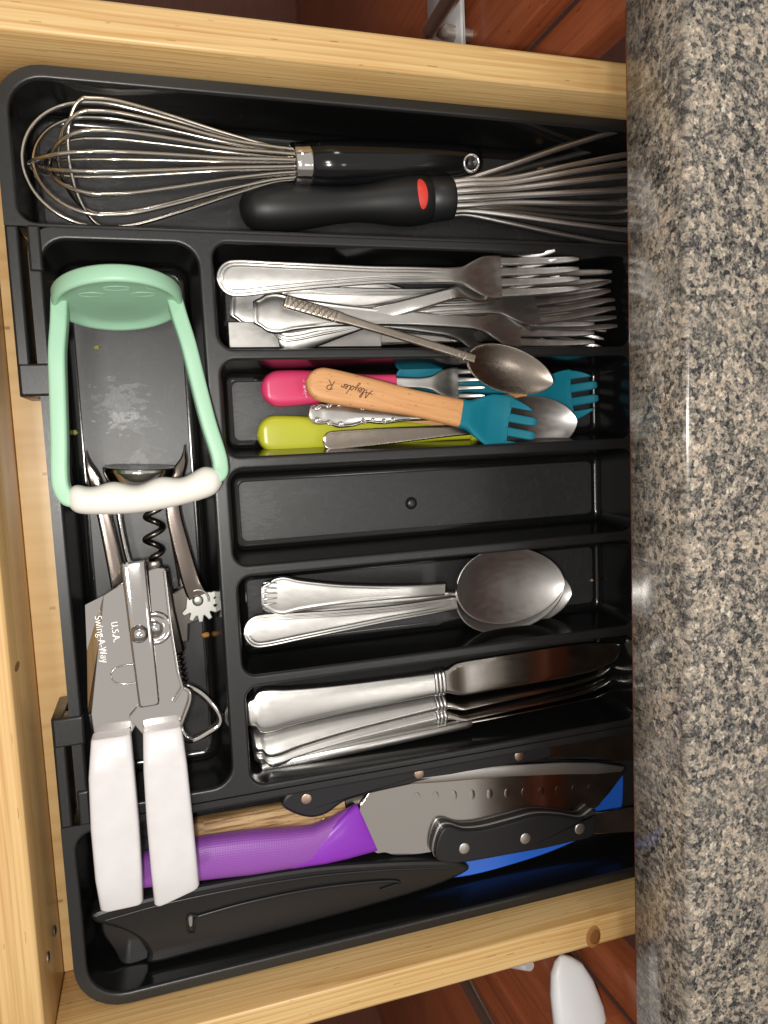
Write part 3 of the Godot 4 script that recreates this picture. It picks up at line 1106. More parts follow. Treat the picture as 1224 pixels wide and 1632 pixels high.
func build_flatware() -> void:
	var gf := "steel dinner forks heaped in the fork compartment"
	# forks
	var f1 := make_fork("dinner_fork", "steel fork with grooved rounded handle lying on top of the fork pile", gf, 219, "thread", M.steel_satin)
	lay(f1, Vector3(112.3, -31, -148.8), Vector3(328.5, -27, -154.5), 0)
	var f2 := make_fork("dinner_fork", "steel fork with scalloped handle end below the top fork, beside the narrow teaspoon", gf, 217, "fiddle", M.steel_satin, 12.6)
	lay(f2, Vector3(133, -45, -133.5), Vector3(346, -40, -123.5), -3)
	var f3 := copy(f1, "grooved steel fork whose tines show right behind those of the top fork")
	lay(f3, Vector3(146, -52, -139), Vector3(364, -43, -151.5), 14)
	var f4 := copy(f2, "steel fork with scalloped handle whose tine tips reach farthest right of the pile")
	lay(f4, Vector3(150.5, -55, -141), Vector3(367, -41, -133), -12)
	var f5 := make_fork("dinner_fork", "small steel fork slanting up so its tine tips show beyond the top fork", gf, 178, "plain", M.steel, 11.2)
	lay(f5, Vector3(147, -50, -117), Vector3(313, -31, -160), 8)
	var f6 := copy(f2, "scalloped steel fork lying lowest, buried under the second fork and the teaspoon")
	lay(f6, Vector3(122, -59, -139.5), Vector3(338, -54, -116), -4)

	var f7 := copy(f1, "steel fork lying between the top fork and the scalloped one, only neck and tines showing")
	lay(f7, Vector3(143, -50, -126), Vector3(356, -37, -143), -16)
	var f8 := copy(f5, "small steel fork whose tines fan out under the right end of the scalloped fork")
	lay(f8, Vector3(186, -57, -152), Vector3(352, -46, -117), 14)

	# flat-handled knife lying in the same compartment
	var t := thing("butter_knife", "flat rectangular steel knife handle along the fork compartment's lower wall", "table knife", Vector3(185, -58, -122))
	var mb := MB.new()
	mb.cbox(Vector3(119.5, -61, -130.0), Vector3(166.5, -56, -115), 0.5, 0)
	mb.cbox(Vector3(167.2, -61, -129.8), Vector3(212, -56.1, -115.1), 0.5, 0)
	put("handle", mb, M.steel_satin, t)
	mb = MB.new()
	mb.slab([[212, -129, 212, -115.5, -58.6, 1.8], [240, -130, 240, -117, -58.6, 1.2], [290, -130, 290, -117, -58.6, 1.0], [320, -127, 322, -120, -58.6, 0.6]], 16, 4)
	put("blade", mb, M.blade, t)

	# narrow teaspoon with engraved handle
	var ks := [[0, 0.0, 3.6, 1.5, 0.0], [6, 0.3, 3.7, 1.6, 0.0], [33, 1.6, 3.3, 1.7, 0.0], [36, 1.7, 2.8, 1.6, 0.0], [60, 2.6, 2.4, 1.5, 0.0], [96, 2.2, 2.6, 1.5, 0.0], [116, 0.6, 3.0, 1.6, 0.0, 1.0]]
	var ts := make_spoon("teaspoon", "narrow steel teaspoon with cross-hatched handle end bridging two compartments", "", 169, 55, 13.6, 4.2, "own", M.steel_old, ks)
	lay(ts, Vector3(148.4, -31.5, -137.4), Vector3(309.6, -22, -88.4), 4)
	for i in 10:
		mb = MB.new()
		var x0 := 2.0 + 3.1 * i
		var up := 1.9 + x0 * 0.045
		if i in [0, 9]:
			mb.tube(P3([x0, up - 0.2, -3.2, x0, up + 0.25, 0, x0, up - 0.2, 3.2]), 0.45, 6)
		else:
			mb.tube(P3([x0 - 1.5, up - 0.25, -2.9, x0, up + 0.1, 0, x0 + 1.5, up - 0.25, 2.9]), 0.38, 6)
			mb.tube(P3([x0 - 1.5, up - 0.25, 2.9, x0, up + 0.12, 0, x0 + 1.5, up - 0.25, -2.9]), 0.38, 6)
		put("engraving", mb, M.steel_old, ts.get_child(0))
	for x in [101.0, 105.0, 109.0]:
		mb = MB.new()
		mb.tube(P3([x, 2.2, -2.7, x + 1.0, 3.1, 0, x, 2.2, 2.7]), 0.45, 6)
		put("engraving", mb, M.steel_old, ts.get_child(0))

	# the spoon compartment
	var gs := "steel tablespoons nested in the spoon compartment"
	var s2 := make_spoon("tablespoon", "steel tablespoon with grooved rounded handle, nearest the table knives", gs, 216, 78, 25.0, 7.4, "thread", M.steel_satin)
	lay(s2, Vector3(115.8, -44, 51), Vector3(331, -51, 46), -3)
	var s3 := make_spoon("tablespoon", "steel tablespoon whose bowl tip pokes out farthest right under the others", gs, 213, 74, 22.5, 7.2, "fiddle", M.steel_satin)
	lay(s3, Vector3(129, -50, 34), Vector3(343, -57, 53), 0)
	var s1 := make_spoon("tablespoon", "steel tablespoon with fanned handle end and shiny bowl topmost of the nest", gs, 201, 76, 25.2, 7.4, "fiddle", M.steel_satin)
	lay(s1, Vector3(127.5, -43, 29.5), Vector3(328.5, -44, 42.5), 2)
	for i in 5:
		mb = MB.new()
		mb.tube(P3([0.8, 1.3, -8 + 3.2 * i, 3, 1.9, -8.6 + 3.3 * i, 9, 1.5, -7.6 + 2.9 * i]), 0.5, 6)
		put("flute", mb, M.steel, s1.get_child(0))

	# table knives
	var gk := "steel table knives in the knife compartment"
	var k1 := make_knife("table_knife", "steel table knife lying flat on top, its blade turned to the spoons", gk, 255, M.steel_satin)
	lay(k1, Vector3(114.6, -43, 98.5), Vector3(371, -41, 93.5), -4)
	var k2 := copy(k1, "steel table knife standing on edge directly below the flat one")
	lay(k2, Vector3(117.5, -49, 117.0), Vector3(378, -55, 104), -42)
	var k3 := copy(k1, "steel table knife standing on edge, second below the flat one")
	lay(k3, Vector3(118, -52, 125.0), Vector3(378, -55, 113), -50)
	t = thing("table_knife", "plain straight steel knife handle on edge along the compartment's lower wall", "table knife", Vector3(121, -53, 133), gk)
	mb = MB.new()
	mb.slab([[121.3, 130.3, 121.4, 136.8, -52, 9], [122.0, 130.0, 122.1, 137.0, -52, 9.6], [190, 127.6, 190, 134.4, -52, 9.6], [255, 125.2, 255, 131.4, -52, 8.6], [259, 125.8, 259, 130.6, -52, 7.5]], 20, 5)
	put("handle", mb, M.steel_satin, t)
	mb = MB.new()
	mb.slab([[258, 126.5, 258, 129.8, -53, 7], [285, 126, 285, 127.8, -53, 9], [350, 124, 350, 125.4, -53, 9], [368, 123.5, 368, 124.4, -55, 4]], 16, 4)
	put("blade", mb, M.blade, t)


# ---------------------------------------------------------------- children's cutlery and odd spoons
func build_child_cutlery() -> void:
	var t := thing("spoon", "lime green plastic child's spoon along the lower wall of its compartment", "spoon", Vector3(133, -60, -64))
	var mb := MB.new()
	mb.sheet(stations([[132.6, -58.5, 11.2, 4.8, 0.0], [146, -58.2, 11.4, 5.0, 0.0], [175, -58, 10.0, 4.6, 0.0], [206, -58, 8.4, 4.0, 0.0], [250, -57, 5.4, 3.2, 0.0], [270, -56.5, 4.8, 2.8, 0.0]], 40, 11.0, 1.0), 20)
	for i in mb.v.size():
		mb.v[i].z += -64.4 + (mb.v[i].x - 132.6) * 0.026
	put("handle", mb, M.lime, t)
	mb = MB.new()
	mb.sheet(stations([[268, -57, 4.8, 2.0, 0.3], [278, -58.5, 9.5, 1.4, 2.0], [296, -61, 12.5, 1.3, 4.5], [312, -58.5, 9.0, 1.2, 3.0]], 24, 0.0, 9.0), 20)
	for i in mb.v.size():
		mb.v[i].z += -61.0
	put("bowl", mb, M.lime, t)

	t = thing("fork", "child's fork with bright pink plastic handle and short steel tines", "fork", Vector3(136, -58, -91))
	mb = MB.new()
	mb.sheet(stations([[135.8, -57, 10.2, 5.2, 0.0], [150, -56.8, 10.7, 5.4, 0.0], [180, -57, 8.6, 4.8, 0.0], [205, -57.5, 6.0, 4.2, 0.0], [219.5, -57.5, 5.6, 4.0, 0.0]], 40, 10.3, 0.8), 20)
	for i in mb.v.size():
		mb.v[i].y += 3.0
		mb.v[i].z += -90.6 - (mb.v[i].x - 135.8) * 0.023
	put("handle", mb, M.pink, t)
	mb = MB.new()
	mb.sheet(stations([[218, -56, 3.9, 1.2, 0.0], [232, -55, 3.3, 1.3, 0.2], [241, -55, 4.4, 1.2, 0.4], [249, -56, 8.2, 1.1, 1.2], [257, -57, 10.0, 1.0, 1.6], [260, -57, 10.1, 1.0, 1.5]], 30, 0.0, 0.0), 18)
	for i in 4:
		var s := []
		for q in 9:
			var f := q / 8.0
			s.append([258.5 + 17.5 * f, (i - 1.5) * 5.1, -57 + 4.5 * f * f, lerpf(2.0, 1.2, f) * (1.0 if q < 8 else 0.5), 0.9, 0.0])
		mb.sheet(s, 8)
	for i in mb.v.size():
		mb.v[i].y += 4.0
		mb.v[i].z += -92.6 + (mb.v[i].x - 218) * 0.03
	put("fork_head", mb, M.steel_satin, t)

	# rubbed-off white print on the pink handle
	mb = MB.new()
	var pr := RandomNumberGenerator.new()
	pr.seed = 4
	for i in 16:
		var x := 155.0 + pr.randf() * 7.0
		var z := -91.0 + pr.randfn(0, 3.0)
		var y := -48.62 - pow(absf(z + 91.2) / 10.0, 6) * 2.0
		mb.tube(P3([x, y, z, x + pr.randfn(0, 0.7), y, z + 0.5, x + pr.randfn(0, 0.9), y, z + 1.2]), 0.24, 5, 0.4)
	put("worn_print", mb, M.white_lock, t.get_child(0))

	# ornate spoon
	t = thing("spoon", "ornate silver spoon with scrolled handle between the pink and lime handles", "spoon", Vector3(163, -52, -76))
	var keys := [[162.5, -51, 3.0, 1.3, -0.3], [165, -51, 5.6, 1.6, -0.5], [169, -51, 6.6, 1.7, -0.6], [174, -50.6, 6.2, 1.7, -0.6], [181, -50.4, 8.3, 1.8, -0.8], [189, -50, 7.6, 1.8, -0.8], [199, -50, 5.2, 1.8, -0.5], [206, -50, 5.8, 1.8, -0.5], [213, -50, 5.4, 1.8, -0.5], [224, -50.5, 4.0, 1.8, -0.3], [262, -52, 2.9, 1.7, 0.0], [275, -54, 4.0, 1.5, 0.3], [290, -57, 12.0, 1.2, 3.0], [303, -58.5, 14.5, 1.1, 4.5], [318, -56, 10.0, 1.1, 3.2]]
	mb = MB.new()
	mb.sheet(stations(keys, 80, 1.5, 8.0), 20)
	var skew := func(p: Vector3) -> Vector3: return Vector3(p.x, p.y, p.z - 75.5 + (p.x - 163) * 0.045)
	for i in mb.v.size():
		mb.v[i] = skew.call(mb.v[i])
	var h := put("handle", mb, M.steel, t)
	for sgn in [-1, 1]:
		mb = MB.new()
		var path := PackedVector3Array()
		for q in 60:
			var x := lerpf(164, 226, q / 59.0)
			path.append(skew.call(Vector3(x, at_key(keys, 1, x) + 1.5, sgn * (at_key(keys, 2, x) - 1.1))))
		mb.tube(path, 0.75, 7)
		put("beading", mb, M.steel, h)
		for sc in [[168, 3.6, 2.0], [175, 5.0, 1.6], [182, 5.8, 1.7], [196, 3.9, 1.8], [202, 3.4, 1.5], [209, 3.9, 1.7], [215, 3.0, 1.4]]:
			mb = MB.new()
			path = PackedVector3Array()
			for q in 18:
				var a := q / 17.0 * TAU * 1.35
				var r: float = sc[2] * (1.0 - 0.7 * q / 17.0)
				path.append(skew.call(Vector3(sc[0] + r * cos(a), -48.6 + 0.02 * q, sgn * (sc[1] + r * sin(a)))))
			mb.tube(path, 0.55, 6)
			put("scroll", mb, M.steel, h)

	# plain steel dessert spoon
	var sp := make_spoon("dessert_spoon", "plain grey steel spoon with edged handle, its bowl under the teal fork head", "", 170, 58, 18.6, 6.4, "own", M.steel_satin, [[0, 0.0, 5.4, 1.1, 0.5], [8, 0.3, 5.7, 1.2, 0.6], [40, 2.0, 5.0, 1.2, 0.5], [80, 2.6, 3.6, 1.4, 0.2], [108, 1.0, 3.2, 1.6, 0.0, 5.0]])
	(sp.get_child(0) as MeshInstance3D).material_override = M.steel_old
	lay(sp, Vector3(169.2, -45, -58.6), Vector3(337.5, -43, -64.6), -6)

	# wooden-handled silicone forks and spoon
	var g := "children's utensils with beech handles and teal silicone heads"
	var w := make_silicone("silicone_fork", "wooden-handled teal silicone fork engraved with a name, lying topmost", "fork", g, true)
	lay(w, Vector3(159.6, -37, -93.6), Vector3(303.5, -36, -60.5), -4)
	var w2 := make_silicone("silicone_fork", "teal silicone fork mostly buried, only its slotted head showing far right", "fork", g, false)
	lay(w2, Vector3(213, -61.5, -66), Vector3(359, -52, -84), 3)
	t = thing("silicone_spoon", "teal silicone spoon bowl peeking from behind the pink-handled fork", "spoon", Vector3(240, -60, -97), g)
	mb = MB.new()
	mb.sheet(stations([[221, -61, 7.0, 1.6, 0.5], [228, -62, 10.0, 1.6, 2.5], [243, -62, 11.2, 1.6, 3.2], [257, -61.5, 8.0, 1.8, 1.5], [268, -60, 4.2, 2.2, 0.0], [300, -60, 4.0, 2.6, 0.0]], 30, 7.0, 1.0), 20)
	for i in mb.v.size():
		mb.v[i].z += -95.2 + (mb.v[i].x - 221) * 0.10
	put("bowl", mb, M.teal, t)


func make_silicone(called: String, label: String, cat: String, group: String, lettered: bool) -> Node3D:
	var o := thing(called, label, cat, Vector3.ZERO, group)
	var mb := MB.new()
	mb.sheet(stations([[0, 0.0, 9.4, 3.6, 0.0], [16, 0.6, 10.0, 4.0, 0.0], [40, 2.0, 9.2, 4.0, 0.0], [66, 2.6, 8.0, 3.8, 0.0], [98, 1.4, 8.6, 3.6, 0.0]], 50, 10.0, 0.0), 22)
	var h := put("handle", mb, M.beech, o)
	# head: neck, dished plate and four prongs
	mb = MB.new()
	mb.sheet(stations([[96, 1.5, 8.9, 3.9, 0.0], [101, 1.0, 9.2, 3.8, 0.2], [108, 0.0, 12.5, 2.8, 1.5], [117, -1.6, 16.2, 1.9, 3.4], [126, -2.0, 17.2, 1.7, 3.6], [130, -1.7, 17.2, 1.7, 3.2]], 40, 0.0, 0.0), 26)
	var head := put("head", mb, M.teal, o)
	for i in 4:
		var outer := i == 0 or i == 3
		mb = MB.new()
		var sts := []
		for q in 13:
			var f := q / 12.0
			var x := lerpf(128.5, 143.5 if outer else 148.0, f)
			var zc := (i - 1.5) * 8.9
			var hw := 3.1
			if outer:
				var edge := 17.2 * sqrt(maxf(0.0, 1 - pow((x - 124) / 25.5, 2)))
				var inner := 10.4
				hw = maxf((edge - inner) / 2, 0.25)
				zc = signf(zc) * (inner + hw)
			else:
				hw = 2.9 * (1.0 if q < 11 else 0.93 if q < 12 else 0.7)
			var lift := -1.7 + 3.2 * pow(absf(zc) / 17.2, 2) + 3.0 * f * f
			sts.append([x, zc, lift, hw, 1.6 * (1.0 if q < 12 else 0.6), 0.2])
		mb.sheet(sts, 10)
		put("prong", mb, M.teal, head)
	if lettered:
		# name burnt into the wood, read from the other side of the drawer
		var line := MB.new()
		var strokes := script_name()
		for s in strokes:
			var path := PackedVector3Array()
			for p in curve3(s, 5):
				var x := 38.5 - p.x
				var z := -1.6 + p.y - p.x * 0.05
				var u := z / 9.6
				path.append(Vector3(x, at_key([[0, 0.0], [16, 0.6], [40, 2.0], [66, 2.6]], 1, x) + 4.0 * sqrt(maxf(0.0, 1 - pow(u, 6))) - 0.02, z))
			line.tube(path, 0.3, 5, 0.35)
		put("lettering", line, M.ink, h)
	return o


# «Aleyder R» as pen strokes: x to the right, y up, capitals 5.6 high, slanted
func script_name() -> Array:
	var raw := [
		[0.0, 0.2, 1.0, 1.2, 2.2, 3.6, 3.2, 5.6], [3.2, 5.6, 3.3, 3.0, 3.6, 0.2], [-0.4, 2.4, 1.6, 2.0, 4.4, 2.3],
		[4.3, 0.7, 5.6, 2.6, 6.5, 5.2, 5.9, 5.5, 5.1, 2.4, 5.3, 0.3, 6.1, 0.5], [6.1, 0.6, 7.6, 1.9, 7.5, 2.7, 6.7, 2.4, 6.5, 1.0, 7.2, 0.2, 8.2, 0.8],
		[8.2, 0.9, 8.6, 2.6, 8.5, 1.0, 9.2, 0.4, 10.1, 2.6], [10.1, 2.6, 9.8, 0.2, 9.0, -2.2, 8.2, -2.0, 9.2, -0.4, 10.8, 1.0],
		[13.0, 2.2, 12.0, 2.7, 11.2, 1.3, 11.6, 0.3, 12.6, 1.0, 13.4, 2.8], [14.6, 5.6, 13.7, 3.2, 13.1, 1.0, 13.6, 0.2, 14.6, 0.9],
		[14.5, 0.8, 16.0, 1.9, 15.9, 2.7, 15.1, 2.4, 14.9, 1.0, 15.6, 0.2, 16.5, 0.8], [16.5, 0.8, 17.1, 2.5, 17.6, 2.3, 18.4, 2.3, 18.2, 1.4], [17.1, 2.4, 16.9, 1.2, 16.8, 0.2],
		[22.8, 0.1, 23.4, 2.4, 24.0, 5.2], [22.7, 4.6, 24.4, 5.7, 26.2, 5.2, 25.8, 3.4, 23.9, 2.7], [24.3, 2.7, 25.2, 1.3, 26.4, 0.2],
	]
	var out := []
	for r in raw:
		var p := PackedVector3Array()
		for i in range(0, r.size(), 2):
			p.append(Vector3(r[i] + r[i + 1] * 0.12, r[i + 1], 0))
		out.append(p)
	return out


# ---------------------------------------------------------------- whisks
func build_whisks() -> void:
	var a := Vector3(168, -42, -215.2)
	var dir := Vector3(108.5, -7, -9.5).normalized()
	var t := thing("balloon_whisk", "steel balloon whisk with shiny ferrule and smooth black handle", "whisk", Vector3(150, -44, -214), "whisks in the long top compartment")
	var mb := MB.new()
	mb.lathe(a, dir, [[0, 11.2], [0.3, 11.9], [20, 12.5], [50, 12.4], [80, 11.6], [97, 10.6], [104, 9.9], [108, 8.2], [110, 5.0], [110.6, 0.1]], 36)
	var h := put("handle", mb, M.black_gloss, t)
	# hanging eyelet near the end
	mb = MB.new()
	var e := Vector3(267.5, -37.4, -221.0)
	mb.lathe(e - Vector3(0, 2.2, 0), Vector3(-0.1, 1, 0.22), [[0, 4.3], [0, 5.2], [2.3, 5.5], [3.0, 5.0], [3.1, 4.3], [2.4, 3.6], [0.6, 3.5], [0.5, 0.05]], 28)
	put("eyelet", mb, M.chrome, h)
	mb = MB.new()
	mb.lathe(e - Vector3(0, 0.7, 0), Vector3(-0.1, 1, 0.22), [[0, 3.4], [0.2, 3.4], [0.25, 0.05]], 20)
	put("eyelet_hole", mb, M.black_soft, h)
	mb = MB.new()
	mb.lathe(a - dir * 9.5, dir, [[0, 8.5], [0.3, 10.6], [1.0, 11.3], [5, 11.5], [9.0, 11.9], [9.9, 12.0], [10.4, 11.2]], 36)
	put("ferrule", mb, M.chrome, t)
	var root := a - dir * 8.5
	var s := dir.cross(Vector3.UP).normalized()
	var u := s.cross(dir).normalized()
	var loops := [[0.05, 139.0, 31.5, 8.2], [0.40, 134.0, 31.5, 8.8], [0.75, 128.0, 30.0, 8.0], [1.12, 131.0, 28.0, 8.6], [1.5, 136.0, 27.0, 8.4], [1.92, 126.0, 28.0, 8.2], [2.3, 122.0, 30.0, 8.8], [2.72, 117.0, 31.0, 8.2]]
	for l in loops:
		var c := s * cos(l[0]) + u * sin(l[0])
		var L: float = l[1]
		var R: float = l[2] * (1.0 - 0.16 * pow(sin(l[0]), 2))
		var half := [[0, l[3]], [14, l[3] + 1.6], [38, R * 0.52], [66, R * 0.78], [90, R * 0.97]]
		for k in 8:
			var th := PI / 2 * k / 8.0
			half.append([104.0 + (L - 104.0) * sin(th), R * cos(th)])
		half.append([L, R * 0.06])
		var pts := PackedVector3Array()
		for q in half:
			pts.append(root - dir * q[0] + c * q[1])
		for i in range(half.size() - 1, -1, -1):
			pts.append(root - dir * half[i][0] - c * half[i][1])
		mb = MB.new()
		mb.tube(curve3(pts, 7), 1.05, 8)
		put("wire_loop", mb, M.wire, t)

	# second whisk, turned the other way, its loops running under the counter
	a = Vector3(129.5, -50, -190.6)
	dir = Vector3(127, 4.0, -11.5).normalized()
	t = thing("balloon_whisk", "black soft-grip whisk with red oval inset, wires running under the counter", "whisk", Vector3(190, -50, -196), "whisks in the long top compartment")
	mb = MB.new()
	mb.lathe(a, dir, [[0, 0.1], [0.5, 4.5], [3, 8.6], [8, 11.6], [16, 13.0], [26, 13.3], [40, 12.2], [55, 10.6], [66, 10.2], [78, 11.4], [90, 13.6], [100, 14.6], [107, 14.3], [112.5, 13.6], [113, 13.2]], 36)
	h = put("handle", mb, M.black_soft, t)
	mb = MB.new()
	mb.lathe(a + dir * 113, dir, [[0, 12.8], [0.4, 13.2], [13, 12.6], [14.5, 12.2], [15, 10.0]], 36)
	put("collar", mb, M.black_scale, t)
	# oval inset, following the round of the grip
	mb = MB.new()
	s = dir.cross(Vector3.UP).normalized()
	u = s.cross(dir).normalized()
	var rings := []
	for i in 7:
		var f := i / 6.0
		var ring := PackedVector3Array()
		for k in 24:
			var an := TAU * k / 24
			var phi := 0.62 * sin(an) * f - 0.0
			var ax := 105.0 + 3.0 * cos(an) * f
			var rr := 14.75 + 0.25 * (1 - f * f)
			ring.append(a + dir * ax + (u * cos(phi) + s * sin(phi)) * rr)
		rings.append(ring)
	rings.reverse()
	mb.loft(rings, false, false, false)
	var up := 0.0
	for i in range(0, mb.v.size(), 3):
		up += (mb.v[i + 1] - mb.v[i]).cross(mb.v[i + 2] - mb.v[i]).y
	if up > 0:
		mb.flip(0)
	put("oval_inset", mb, M.red, h)
	root = a + dir * 126.5
	for i in 8:
		var an := PI * (i + 0.2) / 8.0
		var c := s * cos(an) + u * sin(an)
		var L := 168.0 - 5.0 * (i % 3)
		var R := 37.0 - 2.0 * (i % 2)
		if absf(sin(an)) > 0.5:
			R = 22.0
		var half := [[0, 10.0], [12, 10.6], [40, R * 0.48], [80, R * 0.76], [125, R], [L - 18, R * 0.8], [L - 6, R * 0.5], [L - 1, R * 0.15]]
		var pts := PackedVector3Array()
		for q in half:
			pts.append(root + dir * q[0] + c * q[1])
		for k in range(half.size() - 1, -1, -1):
			pts.append(root + dir * half[k][0] - c * half[k][1])
		mb = MB.new()
		mb.tube(curve3(pts, 6), 1.8, 8)
		put("wire_loop", mb, M.wire_dull, t)


# ---------------------------------------------------------------- potato masher
func build_masher() -> void:
	var t := thing("potato_masher", "mint green plastic masher with cream grip leaning across the left compartment", "masher", Vector3(66, -30, -90))
	var mb := MB.new()
	# frame: strap arms joined to the sides of the head
	mb.strap(curve3(P3([34.5, -20, -134, 33.4, -18, -122, 31.6, -16.5, -108, 30.6, -16, -90, 29.4, -15, -66, 28.3, -14, -50, 28.6, -13.5, -42, 31.5, -13, -36.5, 37, -13, -36]), 6), 7.8, 13.0, 1.5)
	put("arm", mb, M.mint, t)
	mb = MB.new()
	mb.strap(curve3(P3([89.5, -20, -134, 91.6, -18, -124, 94.4, -16.5, -112, 97.6, -16, -94, 101.6, -15, -72, 105.4, -14, -56, 106.3, -13.5, -49, 105.4, -13, -44.5, 100, -13, -41.5]), 6), 7.8, 13.0, 1.5)
	put("arm", mb, M.mint, t)
	# head: a round dished plate standing almost upright, with slots
	var c := Vector3(62, -17, -134)
	var nrm := Vector3(0.02, 0.24, 1).normalized()
	var sx := Vector3(1, 0, -0.02).normalized()
	var sy := nrm.cross(sx).normalized()
	var R := 30.5
	var rings := []
	var prof := [[0.02, 1.2], [8, 1.0], [16, 0.7], [23, 0.9], [27.2, 1.6], [28.4, 3.2], [29.6, 3.9], [30.8, 3.2], [31.2, 1.5], [31.2, -3.5], [30.4, -4.6], [28, -5.0], [14, -5.2], [0.02, -5.2]]
	for p in prof:
		var ring := PackedVector3Array()
		for k in 64:
			var an := TAU * k / 64
			ring.append(c + (sx * cos(an) + sy * sin(an)) * p[0] + nrm * p[1])
		rings.append(ring)
	mb = MB.new()
	mb.loft(rings)
	var head := put("mashing_plate", mb, M.mint, t)
	for sl in [[0, 3, 5.6], [-12, 9, 6.2], [12, 9, 6.2], [0, 16, 6.4], [-18, 17, 4.6], [18, 17, 4.6]]:
		mb = MB.new()
		var pr := []
		for q in [[-0.1, 2.4], [0.2, 2.5], [0.22, 2.3], [-0.3, 1.9], [-0.4, 1.6], [-0.4, 0.05]]:
			var ring := PackedVector3Array()
			for k in 24:
				var an := TAU * k / 24
				ring.append(c + sx * (sl[0] + cos(an) * (sl[2] - 2.6 + q[1])) + sy * (sl[1] + sin(an) * q[1]) + nrm * (0.75 + q[0]))
			pr.append(ring)
		mb.loft(pr)
		put("slot", mb, M.mint, head)
	# grip with finger hollows on the inner side
	mb = MB.new()
	rings = []
	for i in 61:
		var f := i / 60.0
		var x := lerpf(30.8, 106.4, f)
		var z := lerpf(-35.6, -41.2, f) + 4.2 * sin(PI * f) * 1.0 - 0.6
		var ends := pow(maxf(0.0, 1 - pow(absf(2 * f - 1), 14)), 0.5)
		ends = maxf(ends, 0.55) if i > 0 and i < 60 else 0.4
		var hollow := 1.25 * cos(TAU * (f * 3.35 + 0.02)) * smoothstep(0.02, 0.12, f) * (1 - smoothstep(0.88, 0.98, f))
		var ring := PackedVector3Array()
		for k in 28:
			var an := TAU * k / 28
			var cz := signf(cos(an)) * pow(absf(cos(an)), 0.8)
			var cy := signf(sin(an)) * pow(absf(sin(an)), 0.8)
			var dz := cz * 7.6 * ends
			if cz < 0:
				dz -= hollow * (-cz)
			ring.append(Vector3(x, -11.5 + cy * 8.2 * ends, z + dz))
		rings.append(ring)
	mb.loft(rings)
	put("grip", mb, M.cream, t)


